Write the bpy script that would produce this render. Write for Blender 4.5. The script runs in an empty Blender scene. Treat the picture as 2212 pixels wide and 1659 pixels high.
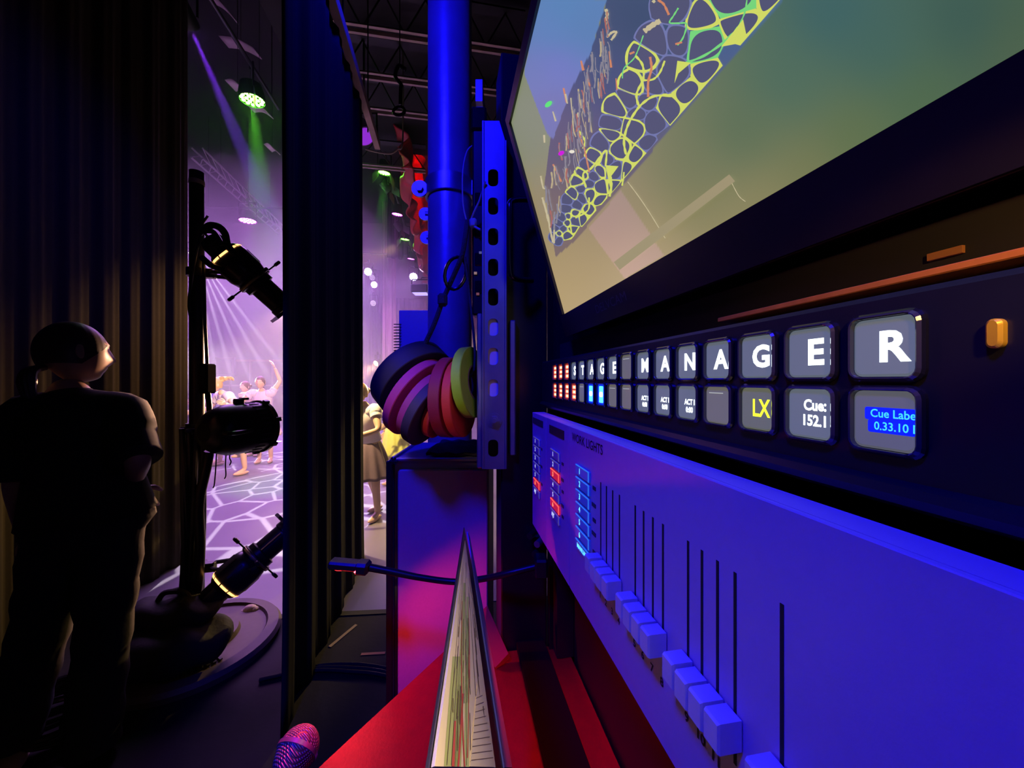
import bpy, bmesh, math, random
from mathutils import Vector, Matrix, Quaternion
random.seed(7)
PI = math.pi
S = bpy.context.scene
COL = S.collection
F, CX, HY, CZ = 800.0, 1106.0, 822.0, 1.5      # focal length in px, centre column, horizon row, lens height

def at(px, py, Y):
    "a point of the place seen at pixel px,py and standing Y metres in front of the lens"
    return Vector(((px-CX)/F*Y, Y, CZ + (HY-py)/F*Y))

def srgb(r, g, b):
    def f(c):
        c /= 255.0
        return c/12.92 if c <= .04045 else ((c+.055)/1.055)**2.4
    return (f(r), f(g), f(b), 1.0)

# ------------------------------------------------------------------ camera, world
cam = bpy.data.cameras.new('camera')
cam.sensor_width = 36.0
cam.lens = F/2212*36.0
cam.shift_y = -(829.5-HY)/2212
cam.clip_start = .01
cam.clip_end = 100
co = bpy.data.objects.new('camera', cam)
COL.objects.link(co)
co.location = (0, 0, CZ)
co.rotation_euler = (PI/2, 0, 0)
S.camera = co
w = bpy.data.worlds.new('world')
S.world = w
w.use_nodes = True
w.node_tree.nodes['Background'].inputs[0].default_value = (0, 0, 0, 1)
w.node_tree.nodes['Background'].inputs[1].default_value = 0
S.view_settings.view_transform = 'Standard'
S.view_settings.look = 'None'
S.view_settings.gamma = 1
S.view_settings.exposure = 0
S.view_settings.use_curve_mapping = False
S.cycles.use_denoising = True
S.cycles.max_bounces = 6
S.cycles.diffuse_bounces = 3
S.cycles.glossy_bounces = 3
S.cycles.volume_bounces = 0
S.cycles.sample_clamp_indirect = 4
S.cycles.sample_clamp_direct = 0

# ------------------------------------------------------------------ materials
MATS = {}
def mat(name, col, rough=.5, metal=0, emit=None, es=0, noise=0, nscale=20, bump=0, spec=.5, bscale=None, coat=0):
    if name in MATS: return MATS[name]
    m = bpy.data.materials.new(name)
    m.use_nodes = True
    nt = m.node_tree
    p = nt.nodes['Principled BSDF']
    c = tuple(col) if len(col) == 4 else (*col, 1)
    p.inputs['Base Color'].default_value = c
    p.inputs['Roughness'].default_value = rough
    p.inputs['Metallic'].default_value = metal
    p.inputs['Specular IOR Level'].default_value = spec
    if coat: p.inputs['Coat Weight'].default_value = coat
    if emit is not None:
        p.inputs['Emission Color'].default_value = tuple(emit) if len(emit) == 4 else (*emit, 1)
        p.inputs['Emission Strength'].default_value = es
    if noise or bump:
        tc = nt.nodes.new('ShaderNodeTexCoord')
        n = nt.nodes.new('ShaderNodeTexNoise')
        n.inputs['Scale'].default_value = nscale
        n.inputs['Detail'].default_value = 5
        nt.links.new(tc.outputs['Object'], n.inputs['Vector'])
        if noise:
            r = nt.nodes.new('ShaderNodeMixRGB')
            r.inputs[1].default_value = tuple(x*(1-noise) for x in c[:3]) + (1,)
            r.inputs[2].default_value = tuple(min(1, x*(1+noise)) for x in c[:3]) + (1,)
            nt.links.new(n.outputs[0], r.inputs[0])
            nt.links.new(r.outputs[0], p.inputs['Base Color'])
        if bump:
            n2 = nt.nodes.new('ShaderNodeTexNoise')
            n2.inputs['Scale'].default_value = bscale or nscale*4
            n2.inputs['Detail'].default_value = 3
            nt.links.new(tc.outputs['Object'], n2.inputs['Vector'])
            b = nt.nodes.new('ShaderNodeBump')
            b.inputs['Strength'].default_value = bump
            b.inputs['Distance'].default_value = .01
            nt.links.new(n2.outputs[0], b.inputs['Height'])
            nt.links.new(b.outputs[0], p.inputs['Normal'])
    MATS[name] = m
    return m
def glow(name, col, s):
    return mat(name, (.02, .02, .02), .4, emit=col, es=s)

M_black = mat('black plastic', (.012, .012, .014), .35, noise=.2, nscale=60)
M_blackm = mat('black painted metal', (.015, .015, .016), .42, noise=.25, nscale=40, bump=.05)
M_gloss = mat('gloss black', (.008, .008, .010), .16, noise=.1, nscale=30)
M_steel = mat('galvanised steel', (.45, .46, .48), .42, .85, noise=.25, nscale=30)
M_pipe = mat('worn grey painted pipe', (.42, .43, .46), .36, .35, noise=.35, nscale=9, bump=.06, bscale=30)
M_white = mat('white powder coat', (.72, .72, .74), .5, noise=.05, nscale=200, bump=.03, bscale=900)
M_velour = mat('black velour', (.016, .014, .013), .95, noise=.2, nscale=50, spec=.1)
M_floorm = mat('x', (.5, .5, .5))

# ------------------------------------------------------------------ mesh builder
def frame_from(z, up=Vector((0, 0, 1))):
    z = Vector(z).normalized()
    up = Vector(up)
    if abs(z.dot(up.normalized())) > .98: up = Vector((1, 0, 0)) if abs(z.x) < .9 else Vector((0, 1, 0))
    x = up.cross(z).normalized()
    y = z.cross(x)
    return Matrix((x, y, z)).transposed()

class MB:
    def __init__(s): s.v = []; s.f = []; s.sm = []
    def add(s, vs, fs, smooth=False):
        o = len(s.v)
        s.v += [Vector(v) for v in vs]
        for f in fs: s.f.append([i+o for i in f]); s.sm.append(smooth)
        return s
    def quad(s, *p): return s.add(p, [list(range(len(p)))])
    def hexa(s, p):      # 8 corners: bottom ring 0-3, top ring 4-7
        c = sum((Vector(q) for q in p), Vector())/8
        return s.add(p, [[3, 2, 1, 0], [4, 5, 6, 7], [0, 1, 5, 4], [1, 2, 6, 5], [2, 3, 7, 6], [3, 0, 4, 7]])
    def box(s, c, d, R=None, bev=0):
        c = Vector(c); hx, hy, hz = d[0]/2, d[1]/2, d[2]/2
        R = R or Matrix.Identity(3)
        if bev and bev < min(hx, hy, hz):
            b = bev; vs = []
            for sx in (-1, 1):
                for sy in (-1, 1):
                    for sz in (-1, 1):
                        vs += [(sx*hx, sy*(hy-b), sz*(hz-b)), (sx*(hx-b), sy*hy, sz*(hz-b)), (sx*(hx-b), sy*(hy-b), sz*hz)]
            bm = bmesh.new()
            for v in vs: bm.verts.new(v)
            bmesh.ops.convex_hull(bm, input=bm.verts[:])
            bm.verts.index_update()
            vv = [c + R @ v.co for v in bm.verts]
            ff = [[v.index for v in f.verts] for f in bm.faces]
            bm.free()
            return s.add(vv, ff)
        p = [(-hx, -hy, -hz), (hx, -hy, -hz), (hx, hy, -hz), (-hx, hy, -hz), (-hx, -hy, hz), (hx, -hy, hz), (hx, hy, hz), (-hx, hy, hz)]
        return s.hexa([c + R @ Vector(q) for q in p])
    def lathe(s, prof, origin=(0, 0, 0), axis=(0, 0, 1), seg=24, caps=True, smooth=True, up=(0, 0, 1), sx=1, sy=1):
        R = frame_from(axis, up); o = Vector(origin); vs = []; fs = []
        for r, z in prof:
            for k in range(seg):
                a = 2*PI*k/seg
                vs.append(o + R @ Vector((r*math.cos(a)*sx, r*math.sin(a)*sy, z)))
        for i in range(len(prof)-1):
            for k in range(seg):
                k2 = (k+1) % seg
                fs.append([i*seg+k, i*seg+k2, (i+1)*seg+k2, (i+1)*seg+k])
        s.add(vs, fs, smooth)
        if caps:
            n = len(prof)-1
            s.add(vs[:seg], [list(range(seg))[::-1]]); s.add(vs[n*seg:], [list(range(seg))])
        return s
    def cyl(s, a, b, r, r2=None, seg=20):
        a = Vector(a); b = Vector(b); L = (b-a).length
        return s.lathe([(r, 0), (r if r2 is None else r2, L)], a, b-a, seg)
    def tube(s, pts, r, seg=8, smooth=True, closed=False):
        pts = [Vector(p) for p in pts]; n = len(pts)
        rr = r if isinstance(r, (list, tuple)) else [r]*n
        vs = []; fs = []; prev = None
        for i, p in enumerate(pts):
            if closed: t = pts[(i+1) % n]-pts[i-1]
            else: t = pts[min(i+1, n-1)]-pts[max(i-1, 0)]
            t.normalize()
            if prev is None:
                u = Vector((0, 0, 1)) if abs(t.z) < .9 else Vector((1, 0, 0))
                x = u.cross(t).normalized()
            else:
                x = (prev - t*prev.dot(t)).normalized()
            prev = x; y = t.cross(x)
            for k in range(seg):
                a = 2*PI*k/seg
                vs.append(p + (x*math.cos(a)+y*math.sin(a))*rr[i])
        m = n if closed else n-1
        for i in range(m):
            j = (i+1) % n
            for k in range(seg):
                k2 = (k+1) % seg
                fs.append([i*seg+k, i*seg+k2, j*seg+k2, j*seg+k])
        s.add(vs, fs, smooth)
        if not closed:
            s.add(vs[:seg], [list(range(seg))[::-1]]); s.add(vs[-seg:], [list(range(seg))])
        return s
    def ell(s, c, r, R=None, nu=16, nv=10):
        c = Vector(c); R = R or Matrix.Identity(3); vs = []; fs = []
        for j in range(nv+1):
            t = PI*j/nv
            for i in range(nu):
                a = 2*PI*i/nu
                vs.append(c + R @ Vector((r[0]*math.sin(t)*math.cos(a), r[1]*math.sin(t)*math.sin(a), r[2]*math.cos(t))))
        for j in range(nv):
            for i in range(nu):
                i2 = (i+1) % nu
                fs.append([j*nu+i, (j+1)*nu+i, (j+1)*nu+i2, j*nu+i2])
        return s.add(vs, fs, True)
    def prism(s, loop, off):     # flat polygon pushed by a vector
        n = len(loop); loop = [Vector(p) for p in loop]; off = Vector(off)
        vs = loop + [p+off for p in loop]
        fs = [list(range(n))[::-1], list(range(n, 2*n))] + [[i, (i+1) % n, n+(i+1) % n, n+i] for i in range(n)]
        return s.add(vs, fs)
    def grid(s, fn, nu, nv, smooth=True):
        vs = [fn(i/nu, j/nv) for j in range(nv+1) for i in range(nu+1)]
        fs = [[j*(nu+1)+i, j*(nu+1)+i+1, (j+1)*(nu+1)+i+1, (j+1)*(nu+1)+i] for j in range(nv) for i in range(nu)]
        return s.add(vs, fs, smooth)
    def mesh(s, me):
        o = len(s.v)
        s.v += [v.co.copy() for v in me.vertices]
        for p in me.polygons: s.f.append([i+o for i in p.vertices]); s.sm.append(True)
        return s

def wloc(o):
    p = Vector(o.location)
    while o.parent: o = o.parent; p += Vector(o.location)
    return p

def obj(name, mb, m, parent=None, fixn=True, origin=None):
    off = wloc(parent) if parent else (Vector(origin) if origin is not None else Vector())
    me = bpy.data.meshes.new(name)
    me.from_pydata([v-off for v in mb.v], [], mb.f)
    for i, p in enumerate(me.polygons): p.use_smooth = mb.sm[i]
    if fixn:
        bm = bmesh.new(); bm.from_mesh(me)
        bmesh.ops.recalc_face_normals(bm, faces=bm.faces[:])
        bm.to_mesh(me); bm.free()
    me.update()
    if any(mb.sm): me.set_sharp_from_angle(angle=math.radians(42))
    o = bpy.data.objects.new(name, me)
    for x in (m if isinstance(m, (list, tuple)) else [m]): me.materials.append(x)
    COL.objects.link(o)
    if parent: o.parent = parent
    elif origin is not None: o.location = off
    return o

def tag(o, label, cat, group=None, kind=None):
    o['label'] = label; o['category'] = cat
    if group: o['group'] = group
    if kind: o['kind'] = kind
    return o
def thing(name, label, cat, loc=(0, 0, 0), group=None):
    o = bpy.data.objects.new(name, None)
    COL.objects.link(o); o.location = loc; o.empty_display_size = .05
    return tag(o, label, cat, group)
def struct(name, mb, m):
    o = obj(name, mb, m); o['kind'] = 'structure'
    return o

def to_mesh(o):
    dg = bpy.context.evaluated_depsgraph_get()
    dg.update()
    me = bpy.data.meshes.new_from_object(o.evaluated_get(dg))
    return me

def textmesh(body, size, bold=.0, align='CENTER', ext=0):
    c = bpy.data.curves.new('t', 'FONT')
    c.body = body; c.size = size; c.align_x = align; c.align_y = 'CENTER'; c.offset = bold*size; c.extrude = ext
    c.resolution_u = 3
    o = bpy.data.objects.new('t', c); COL.objects.link(o)
    me = to_mesh(o)
    bpy.data.objects.remove(o); bpy.data.curves.remove(c)
    return me
def text(mb, body, size, org, xa, ya, bold=0, align='CENTER', stretch=1):
    me = textmesh(body, size, bold, align)
    o = Vector(org); xa = Vector(xa).normalized(); ya = Vector(ya).normalized()
    n = len(mb.v)
    mb.v += [o + xa*v.co.x*stretch + ya*v.co.y for v in me.vertices]
    for p in me.polygons: mb.f.append([i+n for i in p.vertices]); mb.sm.append(False)
    bpy.data.meshes.remove(me)
    return mb

def skin(verts, edges, radii, root=0, sub=2):
    me = bpy.data.meshes.new('s'); me.from_pydata([Vector(v) for v in verts], edges, [])
    o = bpy.data.objects.new('s', me); COL.objects.link(o)
    md = o.modifiers.new('s', 'SKIN'); md.use_smooth_shade = True
    for i, sv in enumerate(me.skin_vertices[0].data):
        r = radii[i]
        sv.radius = (r, r) if not isinstance(r, tuple) else r
        sv.use_root = (i == root)
    if sub:
        sd = o.modifiers.new('d', 'SUBSURF'); sd.levels = sub; sd.render_levels = sub
    r = to_mesh(o)
    bpy.data.objects.remove(o); bpy.data.meshes.remove(me)
    return r

# rack frame: D runs away from the lens along the console, MM points from the operator into the console
D = Vector((-.1676, .9858, 0)); MM = Vector((.9858, .1676, 0)); UP = Vector((0, 0, 1))
RR = Matrix((-D, UP, -MM)).transposed()      # columns: reading direction, up, towards operator
def RK(s, h, z): return D*s + MM*h + Vector((0, 0, CZ+z))
def ray(px, py): return Vector(((px-CX)/F, 1, (HY-py)/F))
def on_h(px, py, h):
    r = ray(px, py); t = h/MM.dot(r)
    return Vector((0, 0, CZ)) + r*t
def s_at(px, h):
    r = ray(px, 0); return h*D.dot(r)/MM.dot(r)
def on_plane(px, py, P, N):
    r = ray(px, py); o = Vector((0, 0, CZ)); t = (Vector(P)-o).dot(N)/r.dot(N)
    return o + r*t
def rbox(mb, s0, s1, h0, h1, z0, z1, bev=0):
    c = RK((s0+s1)/2, (h0+h1)/2, (z0+z1)/2)
    return mb.box(c, (abs(s1-s0), abs(z1-z0), abs(h1-h0)), RR, bev)
def rrect(w, h, r, n=4):
    pts = []
    for cx, cy, a0 in ((w/2-r, h/2-r, 0), (-w/2+r, h/2-r, PI/2), (-w/2+r, -h/2+r, PI), (w/2-r, -h/2+r, 1.5*PI)):
        for k in range(n+1):
            a = a0 + PI/2*k/n
            pts.append((cx+r*math.cos(a), cy+r*math.sin(a)))
    return pts
def smooth_path(pts, n=8):
    pts = [Vector(p) for p in pts]; out = []
    for i in range(len(pts)-1):
        p0 = pts[max(i-1, 0)]; p1 = pts[i]; p2 = pts[i+1]; p3 = pts[min(i+2, len(pts)-1)]
        for k in range(n):
            t = k/n
            out.append(.5*((2*p1)+(p2-p0)*t+(2*p0-5*p1+4*p2-p3)*t*t+(3*p1-p0-3*p2+p3)*t**3))
    return out+[pts[-1]]
# ------------------------------------------------------------------ room shell
M_floor = mat('black stage boards', (.016, .014, .016), .65, spec=.15, noise=.5, nscale=6, bump=.08, bscale=40)
M_marley = mat('grey vinyl dance floor', (.19, .17, .21), .45, noise=.12, nscale=3, bump=.12, bscale=7)
M_wallk = mat('black painted wall', (.02, .02, .022), .8, noise=.3, nscale=4)
M_ceil = mat('dark deck', (.022, .02, .025), .8, noise=.3, nscale=5)
M_farw = mat('pale far wing wall', (.32, .27, .25), .8, noise=.15, nscale=2)
struct('floor', MB().box((-6, 6, -.05), (22, 19, .1)), M_floor)
struct('ceiling', MB().box((-6, 6, 8.1), (22, 19, .2)), M_ceil)
struct('wall_back', MB().box((-6, -3.5, 4), (22, .2, 8.2)), M_wallk)
struct('wall_left', MB().box((-16.9, 6, 4), (.2, 19, 8.2)), M_wallk)
struct('wall_front', MB().box((-6, 15.4, 4), (22, .2, 8.2)), M_farw)
wr = MB(); wr.box(RK(5, 1.25, 2.5), (20, 8.2, .2), RR)
struct('wall_right', wr, M_wallk)
dk = MB(); dk.box((-1.0, 4.6, 5.62), (3.6, 4.4, .06), Matrix.Rotation(math.atan2(.1676, .9858), 3, 'Z'))
struct('ceiling_wing', dk, M_ceil)

ma = MB()
ed = [(-3.1, 2.23), (-.72, 2.415), (1.6, 2.8), (1.6, 14.8), (-14.5, 14.8), (-14.5, 2.23)]
ma.prism([(x, y, .0) for x, y in ed], (0, 0, .004))
tag(obj('dance_floor', ma, M_marley), 'pale grey vinyl dance floor laid over the black boards', 'dance floor')
tp = MB()
tp.prism([(-3.1, 2.20, .004), (-.72, 2.385, .004), (-.72, 2.43, .004), (-3.1, 2.245, .004)], (0, 0, .001))
tag(obj('floor_tape', tp, mat('black cloth tape', (.01, .01, .01), .7)), 'black tape strip along the front edge of the dance floor', 'tape')
for (a, b, wd, c, lb) in (((780, 1414), (832, 1411), .018, (.75, .3, .08), 'short orange tape mark on the boards beside the tall cabinet'),
                     ((712, 1398), (770, 1350), .02, (.55, .42, .1), 'short dull yellow mark beside the black curtain foot')):  # second mark is a plain dull yellow strip
    p = [Vector((r.x, r.y, .002)) for r in (at(*q, CZ*F/(q[1]-HY)) for q in (a, b))]
    n = (p[1]-p[0]).normalized().cross(UP)*wd/2
    t_ = MB().prism([p[0]-n, p[1]-n, p[1]+n, p[0]+n], (0, 0, .001))
    tag(obj('floor_mark', t_, mat('mark '+lb[6:12], c, .7)), lb, 'tape', 'tape marks on the boards')

# ------------------------------------------------------------------ drapes
def drape(name, p0, p1, z0, z1, m, folds, amp, label, lean=(0, 0), pool=.0, seed=1, thick=.006, cat='curtain'):
    rn = random.Random(seed)
    p0 = Vector((*p0, 0)); p1 = Vector((*p1, 0)); L = (p1-p0).length
    t = (p1-p0).normalized(); n = t.cross(UP)
    ph = [rn.uniform(-.9, .9) for _ in range(folds+3)]
    am = [rn.uniform(.45, 1.25) for _ in range(folds+3)]
    def fn(u, v):
        k = u*folds; i = int(k); f = k-i
        j = (1-f)*ph[i] + f*ph[i+1]; a = (1-f)*am[i]+f*am[i+1]
        off = amp*a*math.sin(2*PI*k+j)*(0.75+.25*(1-v)) + amp*.25*math.sin(6*PI*k+2*j)
        b = (1-v)**6
        q = p0 + t*(u*L) + n*off + t*(lean[0]*(1-u)+lean[1]*u)*(1-v) + t*pool*b*(2*u-1)
        q.z = z0+(z1-z0)*v
        return q
    mb = MB(); mb.grid(fn, folds*14, 26)
    o = obj(name, mb, m, fixn=False)
    so = o.modifiers.new('thickness', 'SOLIDIFY'); so.thickness = thick
    return tag(o, label, cat)

M_vel_l = mat('dark brown velour', (.045, .035, .025), .9, noise=.15, nscale=60, spec=.15)
drape('stage_curtain', (-2.60, 1.45), (-2.715, 3.11), 0.0, 6.2, M_vel_l, 9, .020, 'dark brown side curtain hanging in folds behind the watching person', seed=3)
M_vel_c = mat('black wing velour', (.030, .030, .036), .9, noise=.12, nscale=60, spec=.12)
drape('wing_curtain', (-.975, 1.56), (-1.235, 3.10), 0.0, 3.72, M_vel_c, 6, .022, 'tall black wing curtain under the pale ceiling beam', lean=(.03, .05), pool=.04, seed=5)
bm_ = MB(); c = Vector((-1.12, 2.55, 3.755)); bm_.box(c, (.05, 2.05, .07), Matrix.Rotation(math.atan2(.17, 1), 3, 'Z'))
M_beam = mat('raw timber', (.5, .36, .3), .7, noise=.3, nscale=12)
b_o = obj('curtain_batten', bm_, M_beam); tag(b_o, 'pale timber batten running above the black wing curtain', 'batten')
for y in (1.75, 2.6, 3.4): obj('hanger_rod', MB().cyl((-.745-.17*y, y, 3.78), (-.745-.17*y, y, 5.585), .006), M_blackm, b_o)

M_far = mat('pale grey masking cloth', (.42, .38, .40), .9, noise=.1, nscale=4)
M_fard = mat('mauve masking cloth', (.16, .13, .15), .9, noise=.1, nscale=4)
def farleg(px0, px1, Y, z0, z1, m, lb, folds=3):
    drape('masking_curtain', ((px0-CX)/F*Y, Y), ((px1-CX)/F*Y, Y+.15), z0, z1, m, folds, .05, lb, seed=int(px0))
farleg(776, 818, 13.6, 0, 5.6, M_fard, 'mauve masking curtain across the stage next to the black wing curtain')
farleg(826, 852, 12.6, 0, 7.6, mat('tan masking cloth', (.40, .30, .22), .9), 'narrow tan masking curtain across the stage', 2)
farleg(856, 930, 13.9, 0, 4.6, M_far, 'pale masking curtain across the stage behind the grey binder', 4)
farleg(836, 868, 11.6, 5.35, 7.9, M_velour, 'short black border cloth hanging high across the stage', 2)

# ---- far wing wall furniture seen through the first gap
fw = MB(); fw.box((-8.6, 15.0, 1.16), (6.0, .25, 2.3)); 
t = thing('flat_scenery', 'low brown scenery wall across the stage behind the dancers', 'scenery', (-8.6, 15, 0))
obj('panel', fw, mat('brown flat', (.28, .17, .12), .8, noise=.2, nscale=2), t)
fr = MB()
for x in (-11.3, -10.5, -9.6, -8.6): fr.box((x, 14.85, 1.2), (.06, .05, 2.3))
fr.box((-8.6, 14.85, 2.3), (6, .06, .08)); fr.box((-8.6, 14.85, 1.3), (6, .05, .06))
obj('rail', fr, mat('flat frame', (.45, .3, .22), .7), t)
bx = MB(); p = at(487, 792, 14.8); bx.box((p.x, 14.8, p.z), (.8, .12, .75), None, .02)
t = thing('wall_cabinet', 'small electrical cabinet on the brown scenery wall', 'cabinet', (p.x, 14.8, p.z))
obj('body', bx, mat('cab', (.35, .25, .25), .6), t)
obj('door', MB().box((p.x, 14.73, p.z), (.62, .03, .58), None, .01), mat('cabd', (.25, .17, .18), .6), t)

# ------------------------------------------------------------------ ceiling joists over the wing
M_joist = mat('primed steel joist', (.50, .40, .30), .55, .3, noise=.3, nscale=8)
JR = Matrix.Rotation(math.atan2(.1676, .9858), 3, 'Z')
jl = ['open web steel joist crossing above the pipe, first of four from the lens', 'open web steel joist above the hanging hook', 'open web steel joist below the hook ring, third of four', 'lower steel joist end carrying the first green lamp']
def joist(Y, z, x0, x1, label):
    c = Vector(((x0+x1)/2, Y, z)); L = x1-x0
    t = thing('steel_joist', label, 'joist', c, 'ceiling joists over the wing')
    ch = MB()
    for dy in (-.045, .045):
        ch.box(c+JR@Vector((0, dy, 0)), (L, .03, .006), JR); ch.box(c+JR@Vector((0, dy+(.012 if dy > 0 else -.012)*-1, .018)), (L, .005, .036), JR)
    obj('bottom_chord', ch, M_joist, t)
    obj('top_chord', MB().box(c+Vector((0, 0, .42)), (L, .11, .02), JR), M_blackm, t)
    wb = MB(); n = int(L/.42); 
    for k in range(n):
        a = -L/2+L*k/n; b = a+L/n/2; d_ = a+L/n
        wb.cyl(c+JR@Vector((a, 0, .02)), c+JR@Vector((b, 0, .41)), .009, seg=8); wb.cyl(c+JR@Vector((b, 0, .41)), c+JR@Vector((d_, 0, .02)), .009, seg=8)
    obj('web', wb, M_blackm, t)
for k, (Y, px) in enumerate(((3.86, 85), (4.42, 184), (5.02, 258))):
    joist(Y, CZ+(HY-px)/F*Y, -1.95, .15, jl[k])
joist(6.15, 5.02, -2.55, -1.45, jl[3])

# ------------------------------------------------------------------ hanging hook
p = at(862, 240, 3.3)
t = thing('pipe_hook', 'black steel hook with a ring hanging under the ceiling joists', 'hook', p)
rg = MB(); R_ = .05
rg.tube([p+Vector((R_*math.cos(a), R_*.35*math.sin(a), R_*math.sin(a))) for a in [2*PI*k/20 for k in range(20)]], .013, 8, closed=True)
obj('ring', rg, M_gloss, t)
sh = MB(); top = at(866, 150, 3.3)
sh.tube(smooth_path([p+Vector((.012, 0, .05)), p+Vector((.015, 0, .2)), top+Vector((-.0, 0, -.13)), top+Vector((-.05, 0, -.06)), top+Vector((-.02, 0, .03)), top+Vector((.04, 0, .0))]), .017)
obj('shank', sh, M_gloss, t)
obj('cable', MB().cyl(top+Vector((-.01, 0, .02)), (top.x-.01, 3.3, 5.6), .005), M_blackm, t)
sw = MB(); sw.tube(smooth_path([at(790, 322, 4.6), at(812, 328, 4.6), at(842, 332, 4.6), at(858, 322, 4.6), at(870, 300, 4.6), Vector((at(870, 300, 4.6).x, 4.6, 5.6))]), .011)
tag(obj('slack_cable', sw, mat('tan cable', (.35, .3, .2), .6)), 'slack looped cable hanging below the steel joists', 'cable')

# ------------------------------------------------------------------ stage lanterns
def spotlight(name, loc, tgt, col, power, ang, blend=.3, size=.04, gobo=None, parent=None):
    l = bpy.data.lights.new(name, 'SPOT')
    l.color = col; l.energy = power; l.spot_size = math.radians(ang); l.spot_blend = blend; l.shadow_soft_size = size
    o = bpy.data.objects.new(name, l); COL.objects.link(o)
    o.location = loc
    o.rotation_euler = (Vector(tgt)-Vector(loc)).to_track_quat('-Z', 'Y').to_euler()
    if gobo: gobo(l)
    return o
def arealight(name, loc, tgt, col, power, sx, sy=None, spread=180):
    l = bpy.data.lights.new(name, 'AREA'); l.color = col; l.energy = power; l.shape = 'RECTANGLE'; l.size = sx; l.size_y = sy or sx
    l.spread = math.radians(spread)
    o = bpy.data.objects.new(name, l); COL.objects.link(o); o.location = loc
    o.rotation_euler = (Vector(tgt)-Vector(loc)).to_track_quat('-Z', 'Y').to_euler()
    return o

def par(p, aim, col, strength, label, r=.13, L=.22, wings=False, group='stage lamps seen across the stage', up=None):
    "LED par can: body, lens, yoke, clamp"
    p = Vector(p); a = (Vector(aim)-p).normalized()
    t = thing('stage_lamp', label, 'stage lamp', p, group)
    b = MB(); b.lathe([(r*.55, -L), (r*.8, -L*.93), (r*.92, -L*.5), (r, -.04), (r, .0), (r*.93, .012), (r*.93, .0)], p, a, 20, caps=False)
    b.lathe([(r*.55, -L), (r*.55, -L+.002)], p, a, 20)
    obj('housing', b, M_blackm, t)
    ln = MB()
    for k in range(19):
        if k == 0: q = Vector()
        elif k < 7: q = Vector((math.cos(k*PI/3), math.sin(k*PI/3), 0))*r*.4
        else: q = Vector((math.cos(k*PI/6), math.sin(k*PI/6), 0))*r*.74
        R = frame_from(a); ln.lathe([(r*.15, -.012), (r*.15, -.002), (r*.09, .004)], p+R@q, a, 8)
    g = glow('lamp glow %s' % label[:30], col, strength)
    obj('lens_cluster', ln, g, t)
    side = a.cross(UP)
    side = side.normalized() if side.length > .05 else Vector((1, 0, 0))
    y = MB(); h = r+.16
    y.tube([p+side*(r+.015)-a*L*.4, p+side*(r+.015)-a*L*.4+UP*h, p-side*(r+.015)-a*L*.4+UP*h, p-side*(r+.015)-a*L*.4], .012, 6)
    obj('yoke', y, M_blackm, t)
    obj('clamp', MB().box(p-a*L*.4+UP*(h+.05), (.05, .06, .1), None, .01), M_blackm, t)
    if wings:
        for sg in (-1, 1):
            w_ = MB(); c0 = p+a*.01+side*sg*r; w_.prism([c0-UP*r*.8, c0+UP*r*.8, c0+UP*r*.7+a*.17+side*sg*.1, c0-UP*r*.7+a*.17+side*sg*.1], side*.006)
            obj('barn_door', w_, mat('satin grey metal', (.3, .3, .3), .4, .5), t)
    return p, a, h

def pipe_batten(a, b, label, r=.026):
    m = MB(); m.cyl(a, b, r)
    o = obj('lighting_batten', m, mat('batten pipe', (.08, .08, .085), .4, .6))
    tag(o, label, 'batten')
    for t in (.1, .5, .9):
        q = Vector(a).lerp(Vector(b), t); obj('suspension_wire', MB().cyl(q, (q.x, q.y, 7.985), .004, seg=6), M_blackm, o)
def rowR(Y): return Vector((-1.225-.17*Y, Y, CZ+449*7/800+.0))
GREEN = (.16, 1, .05); MAG = (.85, .08, 1); VIO = (.22, .03, 1); WHT = (.75, .6, 1)
z0 = rowR(7).z
pipe_batten((-1.225-.17*6.2, 6.2, z0+.36), (-1.225-.17*13.4, 13.4, z0+.36), 'black lighting batten carrying the lamps beside the red curtain')
DN = Vector((-.1, .1, -1))
q = rowR(7.0); par(q, q+DN, GREEN, 30, 'green stage lamp nearest the steel joist end', .12, wings=True)
spotlight('beam', q+DN*.05, q+DN*3, GREEN, 420, 20, .6)
q = rowR(8.75); par(q, q+DN, MAG, 25, 'magenta stage lamp on the batten beside the red curtain', .13)
spotlight('beam', q+DN*.05, q+DN*3, MAG, 360, 14, .6)
q = rowR(10.3); par(q, q+DN, GREEN, 25, 'small green stage lamp farther along the batten by the red curtain', .13, wings=True)
spotlight('beam', q+DN*.05, q+DN*3, GREEN, 160, 16, .6)
q = rowR(11.95); par(q, q+DN, MAG, 22, 'tiny magenta stage lamp at the far end of the batten', .12)
q = rowR(7.7)+Vector((.0, .0, .02)); par(q, q+Vector((.5, .3, -.5)), (.5, .5, .2), 0.0, 'unlit stage lamp between the green and magenta lamps', .11, wings=True)
q = rowR(9.6); par(q, q+Vector((.5, .3, -.5)), (.5, .5, .2), 0.0, 'unlit stage lamp with open flaps behind the magenta lamp', .11, wings=True)
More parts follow.
